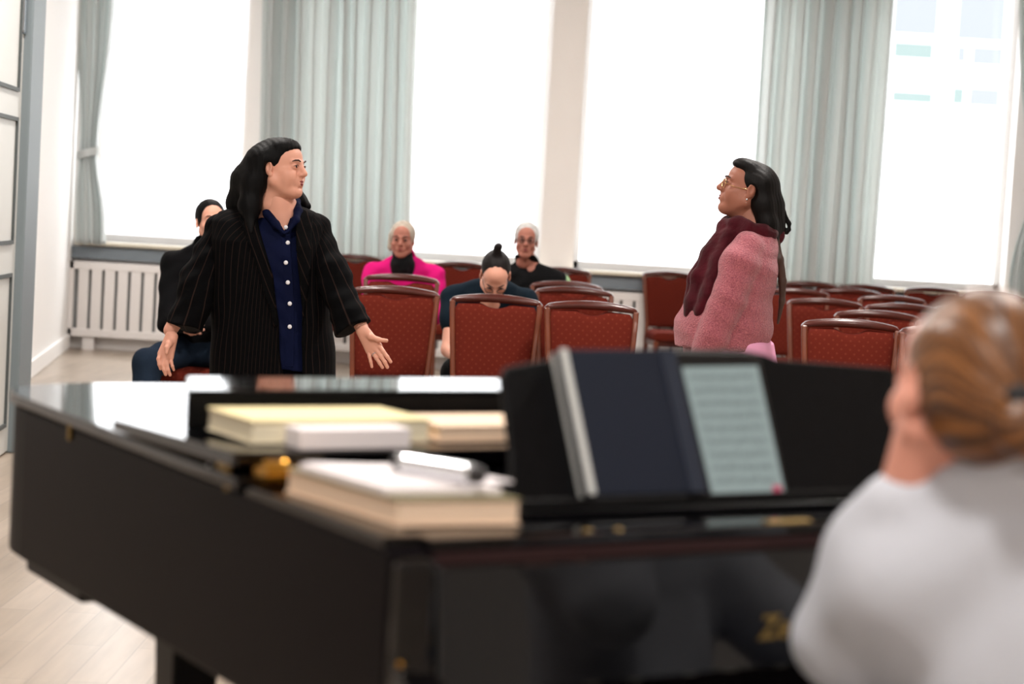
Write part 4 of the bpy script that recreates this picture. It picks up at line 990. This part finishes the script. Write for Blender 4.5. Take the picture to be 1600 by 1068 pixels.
# ---- seated people
def seated(base, label, hd, sh_z, shw, top, skin, trousers, hands, elbows, lean=0, topr=.0, hairf=None, knees=None, feet_y=-.62, bare=False, sleeve_r=.062, full=0, h=.0045, turn=0):
    """base: point on the floor under the hips; faces the camera (-Y)"""
    b = np.array(base, float); p = person(b, label)
    P_ = lambda x, y, z: b+np.array([x, y, z])
    kn = knees or [(-.16, -.42, .52), (.16, -.42, .52)]
    c = hd.c; chest = P_(0, lean*.5, .82); sh = P_(0, lean, sh_z)
    SL, SR = P_(-shw, lean, sh_z-.085), P_(shw, lean, sh_z-.085)
    sk = Sdf(); sk.cone(hd.w((0, .03, -.07)), sh+np.array([0, .02, -.02]), .052, .062, .02).cone(sh+np.array([0, .02, -.08]), P_(0, .02, .62), .11, .12, .05)
    for S0, E0, H0 in ((SL, elbows[0], hands[0]), (SR, elbows[1], hands[1])): limb(sk, [S0, E0, H0[0]], [.046, .040, .027])
    for q, kk in zip((-1, 1), kn): limb(sk, [P_(q*.09, .0, .56), P_(*kk), P_(kk[0], feet_y+.08, .10)], [.075, .052, .036], .02)
    hs = [auto_hand(H0[0], H0[1], H0[2], s_, .7).mesh(.0035) for H0, s_ in zip(hands, (1, -1))]
    sobj('body', join([head_mesh(hd, h, full=full), sk.mesh(.010)]+hs), 0, skin, p, b)
    face_parts(hd, p, b, 'lips')
    nk = hd.w((0, .015, -.125))
    t = Sdf().loft([(b[2]+.50, b[0], b[1]+.02, .175, .13), (b[2]+.66, b[0], b[1]+.02+lean*.2, .18+topr, .135+topr*.6), (b[2]+.85, b[0], b[1]+.02+lean*.6, .185+topr, .13+topr*.5), (b[2]+sh_z-.06, b[0], b[1]+.01+lean, .195+topr*.6, .105), (b[2]+sh_z, b[0], b[1]+.01+lean, .13, .08), (b[2]+sh_z+.025, (b[0]+nk[0])/2, b[1]+.01+lean, .085, .066), (b[2]+sh_z+(.035 if bare else .075), nk[0], (nk[1] if not bare else b[1]+.01+lean), (.060 if bare else .070), (.062 if bare else .074))], e=2.2)
    for S0, E0, H0 in ((SL, elbows[0], hands[0]), (SR, elbows[1], hands[1])):
        if bare: limb(t, [S0, S0+(E0-S0)*.50], [.070, .068], .05)
        else: limb(t, [S0, E0, E0+(H0[0]-E0)*.93], [.064, sleeve_r, .046], .05)
    t.fn(folds((.004, 35, (.6, 0, 1), 1), (.003, 60, (-.7, 0, 1), 2)), '~'); sobj('top', t, .009, top, p, b)
    l = Sdf().ell(P_(0, .02, .56), (.18, .16, .10), .04)
    for q, kk in zip((-1, 1), kn): limb(l, [P_(q*.09, .0, .57), P_(*kk), P_(kk[0], feet_y+.08, .12)], [.098, .078, .060], .03)
    l.fn(folds((.003, 40, (1, .5, .2), 0)), '~'); sobj('trousers', l, .011, trousers, p, b)
    shoes(p, b, [(P_(kn[0][0], feet_y+.08, .045), (-.1, -1, 0)), (P_(kn[1][0], feet_y+.08, .045), (.1, -1, 0))])
    if hairf: hairf(hd, p, b)
    return p
def cap_hair(material, c=(0, .024, .040), r=(.086, .106, .097), face=((0, -.105, -.032), (.10, .085, .105)), extra=None, low=-.06, h=.006):
    def f(hd, p, b):
        d = Sdf().ell(hd.w(c), np.array(r)*hd.k, .02, M=hd.M)
        d.fn(lambda P: (lambda q: (np.linalg.norm((q-np.array(face[0]))/np.array(face[1]), axis=-1)-1)*.08)(hd.loc(P)), '-', .006)
        d.fn(lambda P: low-hd.loc(P)[..., 2], '&')
        if extra: extra(d, hd)
        d.fn(folds((.0006, 200, (1, .3, .2), 0)), '~'); sobj('hair', d, h, material, p, b)
    return f
def seat_at(px, py_head, Y): q = at(px, py_head, Y); return q
# man in black behind the blazer
Dm = 10.3; hp = at(329, 347, Dm-.02); bm0 = (float(at(318, 450, Dm)[0]), Dm+.05, 0)
X0 = bm0[0]
def M_(px, py, dy=0): return at(px, py, Dm+dy)
seated(bm0, 'man in black jacket and jeans sitting with folded arms behind the blazer', Head(hp, 22, -4, 0, .93), 1.12, .185, 'dark_jacket', 'skin_old' if 0 else 'skin', 'jeans',
       [(M_(305, 508, -.28), M_(262, 494, -.27)-M_(305, 508, -.28), (0, 1, .1)), (M_(278, 500, -.24), M_(320, 514, -.30)-M_(278, 500, -.24), (0, 1, 0))],
       [M_(268, 500, -.06), M_(384, 500, -.06)], topr=.0, hairf=cap_hair('hair_black', low=-.03), knees=[(M_(252, 560)[0]-X0, -.42, .52), (M_(390, 560)[0]-X0, -.42, .52)], sleeve_r=.068)
# stretch of the folded arms is closed by the jacket
# woman in magenta
Dp = 13.0
def P2(px, py, dy=0): return at(px, py, Dp+dy)
def polo(d, hd): pass
bp0 = (float(P2(629, 450)[0]), Dp+.05, 0)
pw = seated(bp0, 'older woman in a magenta jumper and black polo neck sitting near the windows', Head(P2(629, 374, -.05), -4, 4, 0, .98), 1.05, .215, 'magenta_wool', 'skin_old', 'black_cloth',
       [(P2(600, 500, -.30), (1, -.2, 0), (0, 1, 0)), (P2(660, 502, -.30), (-1, -.2, 0), (0, 1, 0))], [P2(580, 485, -.06), P2(680, 488, -.06)], topr=.03, full=1.2,
       hairf=cap_hair('hair_blond_grey', c=(0, .02, .035), r=(.088, .105, .095), face=((0, -.095, -.030), (.083, .085, .10)), low=-.09,
                      extra=lambda d, hd: d.cone(hd.w((-.078, .02, .02)), hd.w((-.082, .02, -.06)), .022, .024, .02)), sleeve_r=.07)
po = Sdf().cone(P2(629, 397, -.02), P2(629, 416, -.03), .070, .085, .02).cone(P2(629, 414, -.09), P2(631, 420, -.11), .045, .03, .03); po.fn(folds((.003, 90, (0, 0, 1), 0)), '~'); sobj('polo_neck', po, .006, 'black_cloth', pw, bp0)
# grey haired man
Dg = 13.0
def P3(px, py, dy=0): return at(px, py, Dg+dy)
bg0 = (float(P3(827, 450)[0]), Dg+.05, 0)
hg = Head(P3(822, 376, -.03), 0, 0, 2, .97)
gm = seated(bg0, 'grey haired man with glasses and a black jacket sitting right of the topknot', hg, 1.06, .18, 'black_cloth', 'skin_old', 'trouser_navy',
       [(P3(805, 510, -.3), (1, -.2, 0), (0, 1, 0)), (P3(862, 510, -.3), (-1, -.2, 0), (0, 1, 0))], [P3(797, 490, -.05), P3(884, 490, -.05)], topr=.01, hairf=cap_hair('hair_silver', low=-.02))
g = MB()
for q in (-1, 1):
    n = 18; g.tube([hg.w((q*.033+.022*math.cos(2*math.pi*i/n), -.110+.2*(q*.033+.022*math.cos(2*math.pi*i/n))**2*4, .002+.016*math.sin(2*math.pi*i/n))) for i in range(n+1)], .0022, 6); g.tube([hg.w((q*.055, -.104, .004)), hg.w((q*.078, .0, .004))], .002, 6)
g.tube([hg.w((-.011, -.110, .004)), hg.w((.011, -.110, .004))], .002, 6); g.build('eyeglasses', 'glasses_dark', gm, base=bg0, smooth=True)
cd_ = limb(Sdf(), [P3(866, 428, .08), P3(879, 440, .08), P3(884, 466, .06)], [.035, .045, .045], .03); cd_.fn(folds((.003, 60, (1, 0, 1), 0)), '~'); sobj('green_scarf', cd_, .008, 'green_knit', gm, bg0)
# bowed person with topknot
Dn = 10.75
def P4(px, py, dy=0): return at(px, py, Dn+dy)
bn0 = (float(P4(766, 450)[0]), Dn+.10, 0)
hn = Head(P4(774, 430, -.28), 3, 50, 0, 1.0)
def bun(d, hd):
    d.cone(hd.w((0, .045, .105)), hd.w((0, .062, .150)), .030, .022, .015).ell(hd.w((.004, .070, .165)), (.022, .022, .020), .01).cone(hd.w((.01, .07, .17)), hd.w((.035, .075, .165)), .006, .002, .004)
nm_ = seated(bn0, 'bowed person with a dark topknot and dark teal t-shirt looking down', hn, 1.01, .20, 'teal_tee', 'skin', 'black_cloth',
       [(P4(728, 574, -.48), (.5, -.6, -.5), (.3, 1, 0)), (P4(800, 574, -.48), (-.5, -.6, -.5), (-.3, 1, 0))], [P4(701, 546, -.22), P4(826, 546, -.22)], lean=-.16, bare=True, topr=.02,
       hairf=cap_hair('hair_bun', c=(0, .030, .040), r=(.079, .098, .086), face=((0, -.105, -.030), (.10, .085, .105)), extra=bun, low=-.07))
g = MB()
for q in (-1, 1):
    n = 18; g.tube([hn.w((q*.033+.022*math.cos(2*math.pi*i/n), -.112+.010*abs(q*.033+.022*math.cos(2*math.pi*i/n))/.05, -.002+.018*math.sin(2*math.pi*i/n))) for i in range(n+1)], .0018, 6); g.tube([hn.w((q*.055, -.104, .002)), hn.w((q*.078, .0, .002))], .0016, 6)
g.build('eyeglasses', 'glasses_dark', nm_, base=bn0, smooth=True)
# their chairs (mostly hidden behind the front rows)
for b_, lb in ((bm0, 'red banquet chair under the man in black behind the blazer'), (bp0, 'red banquet chair under the woman in magenta'), (bg0, 'red banquet chair under the grey haired man'), (bn0, 'red banquet chair under the bowed person with the topknot')):
    chair(b_[0], b_[1]+.0, 0, lb)

# ---- pianist in the foreground, seen from behind
DF = 2.28
def Pf(px, py, dy=0): return at(px, py, DF+dy)
bf0 = np.array([float(Pf(1700, 900)[0]), DF-.04, 0])
pi_ = person(bf0, 'pianist in light grey sweater seen from behind, ginger blond hair in a low bun')
hF = Head(Pf(1508, 610, .0), 198, 4, -6, .98)
sk = Sdf()
sk.cone(hF.w((0, -.01, -.05)), Pf(1598, 745, .04), .050, .048, .02).cone(Pf(1598, 745, .04), Pf(1630, 800, .03), .048, .06, .04).cone(Pf(1630, 800, .03), Pf(1680, 1100, .03), .06, .09, .05)
EL = Pf(1318, 1000, .10); HL = Pf(1412, 775, .02)
limb(sk, [Pf(1560, 835, .03), EL, HL], [.045, .040, .030])
limb(sk, [Pf(1790, 850, .05), Pf(1850, 1080, .2), Pf(1700, 1130, .36)], [.055, .045, .030])
hip = bf0+np.array([0, 0, .58])
for kx, ky in ((-.36, .30), (-.02, .44)):
    kn = bf0+np.array([kx, ky, .57]); limb(sk, [hip, kn, kn+np.array([.02, .05, -.48])], [.085, .055, .038])
# loose fist under the chin
kd = (Pf(1446, 690, .0)-HL); kd /= np.linalg.norm(kd)
hf = auto_hand(HL, kd, (.70, .6, .15), -1, 1.2, 1.02, .05)
hf.cone(HL+kd*.02, HL+kd*.075, .028, .036, .02)
h2 = auto_hand(Pf(1700, 1130, .36), (-.5, .8, 0), (0, 0, -1), -1, .5)
sobj('body', join([head_mesh(hF, .0035, full=1, neck=False), sk.mesh(.007), hf.mesh(.003), h2.mesh(.004)]), 0, 'skin_hand', pi_, bf0)
face_parts(hF, pi_, bf0)
hr = Sdf(); k_ = hF.k
hr.ell(hF.w((0, .030, .030)), np.array((.083, .105, .095))*k_, .02, M=hF.M)
hr.ell(hF.w((0, .060, -.020)), np.array((.072, .070, .070))*k_, .03, M=hF.M)
hr.fn(lambda P: (lambda q: (np.linalg.norm((q-np.array([0, -.155, -.085]))/np.array([.13, .125, .125]), axis=-1)-1)*.1)(hF.loc(P)), '-', .006)
bunc = np.array([-.012, .125, -.015])
hr.ell(hF.w(bunc+np.array([0, .012, -.020])), np.array((.052, .030, .040))*k_, .015, M=hF.M)
def strands(P):
    q = hF.loc(P)-bunc; a = np.arctan2(q[..., 2], q[..., 0]); return .0010*np.sin(a*26+2*np.sin(a*5))
hr.fn(strands, '~')
V, Qf = hr.mesh(.005); o = mobj('hair', V, Qf, 'hair_blonde', pi_, smooth=True, base=bf0)
q = hF.loc(V)-bunc; a = o.data.attributes.new('strand', 'FLOAT', 'POINT'); a.data.foreach_set('value', (np.arctan2(q[:, 2], q[:, 0])*1.6+7+.4*np.sin(q[:, 1]*30)).astype(np.float32))
tie = hF.w(bunc+np.array([.028, .018, .012])); MB().sphere(tie, (.016, .012, .014)).build('hair_tie', 'plaster_black', pi_, base=bf0, smooth=True)
st = Sdf()
cf = Pf(1680, 950, .0)
st.loft([(Pf(1650, 1250)[2], *Pf(1670, 1250, .0)[:2], .19, .13), (Pf(1650, 1050)[2], *Pf(1668, 1050, .0)[:2], .185, .13), (Pf(1650, 900)[2], *Pf(1660, 900, .02)[:2], .20, .13), (Pf(1650, 790)[2], *Pf(1655, 790, .02)[:2], .175, .11), (Pf(1650, 740)[2], *Pf(1620, 740, -.01)[:2], .118, .10), (Pf(1650, 705)[2], *Pf(1610, 705, -.02)[:2], .080, .085), (Pf(1650, 672)[2], *Pf(1606, 672, -.02)[:2], .066, .070)], e=2.2)
limb(st, [Pf(1545, 815, .02), Pf(1420, 910, .04), EL+np.array([.01, 0, .0])], [.088, .092, .066], .05)
limb(st, [EL, Pf(1362, 870, .08), HL+(EL-HL)*.06], [.060, .050, .040], .03)
limb(st, [Pf(1760, 830, .03), Pf(1850, 1080, .2), Pf(1720, 1125, .34)], [.085, .065, .045], .05)
st.fn(folds((.003, 24, (.8, .2, .7), .2), (.0018, 45, (-.5, .2, 1), 2)), '~')
sobj('sweater', st, .007, 'shirt_grey', pi_, bf0)
jl = Sdf().ell(bf0+np.array([0, .02, .58]), (.20, .18, .11), .04)
for kx, ky in ((-.36, .30), (-.02, .44)):
    kn = bf0+np.array([kx, ky, .57]); limb(jl, [hip+np.array([kx*.3, 0, 0]), kn, kn+np.array([.02, .05, -.46])], [.105, .080, .06], .03)
sobj('trousers', jl, .012, 'jeans_light', pi_, bf0)
shoes(pi_, bf0, [((bf0[0]-.34, bf0[1]+.35, .045), (-.4, 1, 0)), ((bf0[0], bf0[1]+.49, .045), (-.4, 1, 0))])
bn = empty('piano_bench', (bf0[0], bf0[1], 0), 'black padded piano bench under the pianist', 'bench')
bb = bn.location
def bxf(x, y, z): c, s_ = math.cos(R(31.5)), math.sin(R(31.5)); return (bb[0]+x*c-y*s_, bb[1]+x*s_+y*c, z)
MB().box(-.37, .37, -.17, .17, .42, .475).xf(bxf).build('cushion', 'black_cloth', bn, base=bb, bevel=.015, bseg=3)
MB().box(-.36, .36, -.16, .16, .35, .42).xf(bxf).build('frame', 'piano_black', bn, base=bb, bevel=.004)
for x in (-.32, .32):
    for y in (-.13, .13): MB().box(x-.025, x+.025, y-.025, y+.025, 0, .35).xf(bxf).build('leg', 'piano_black', bn, base=bb, bevel=.004)
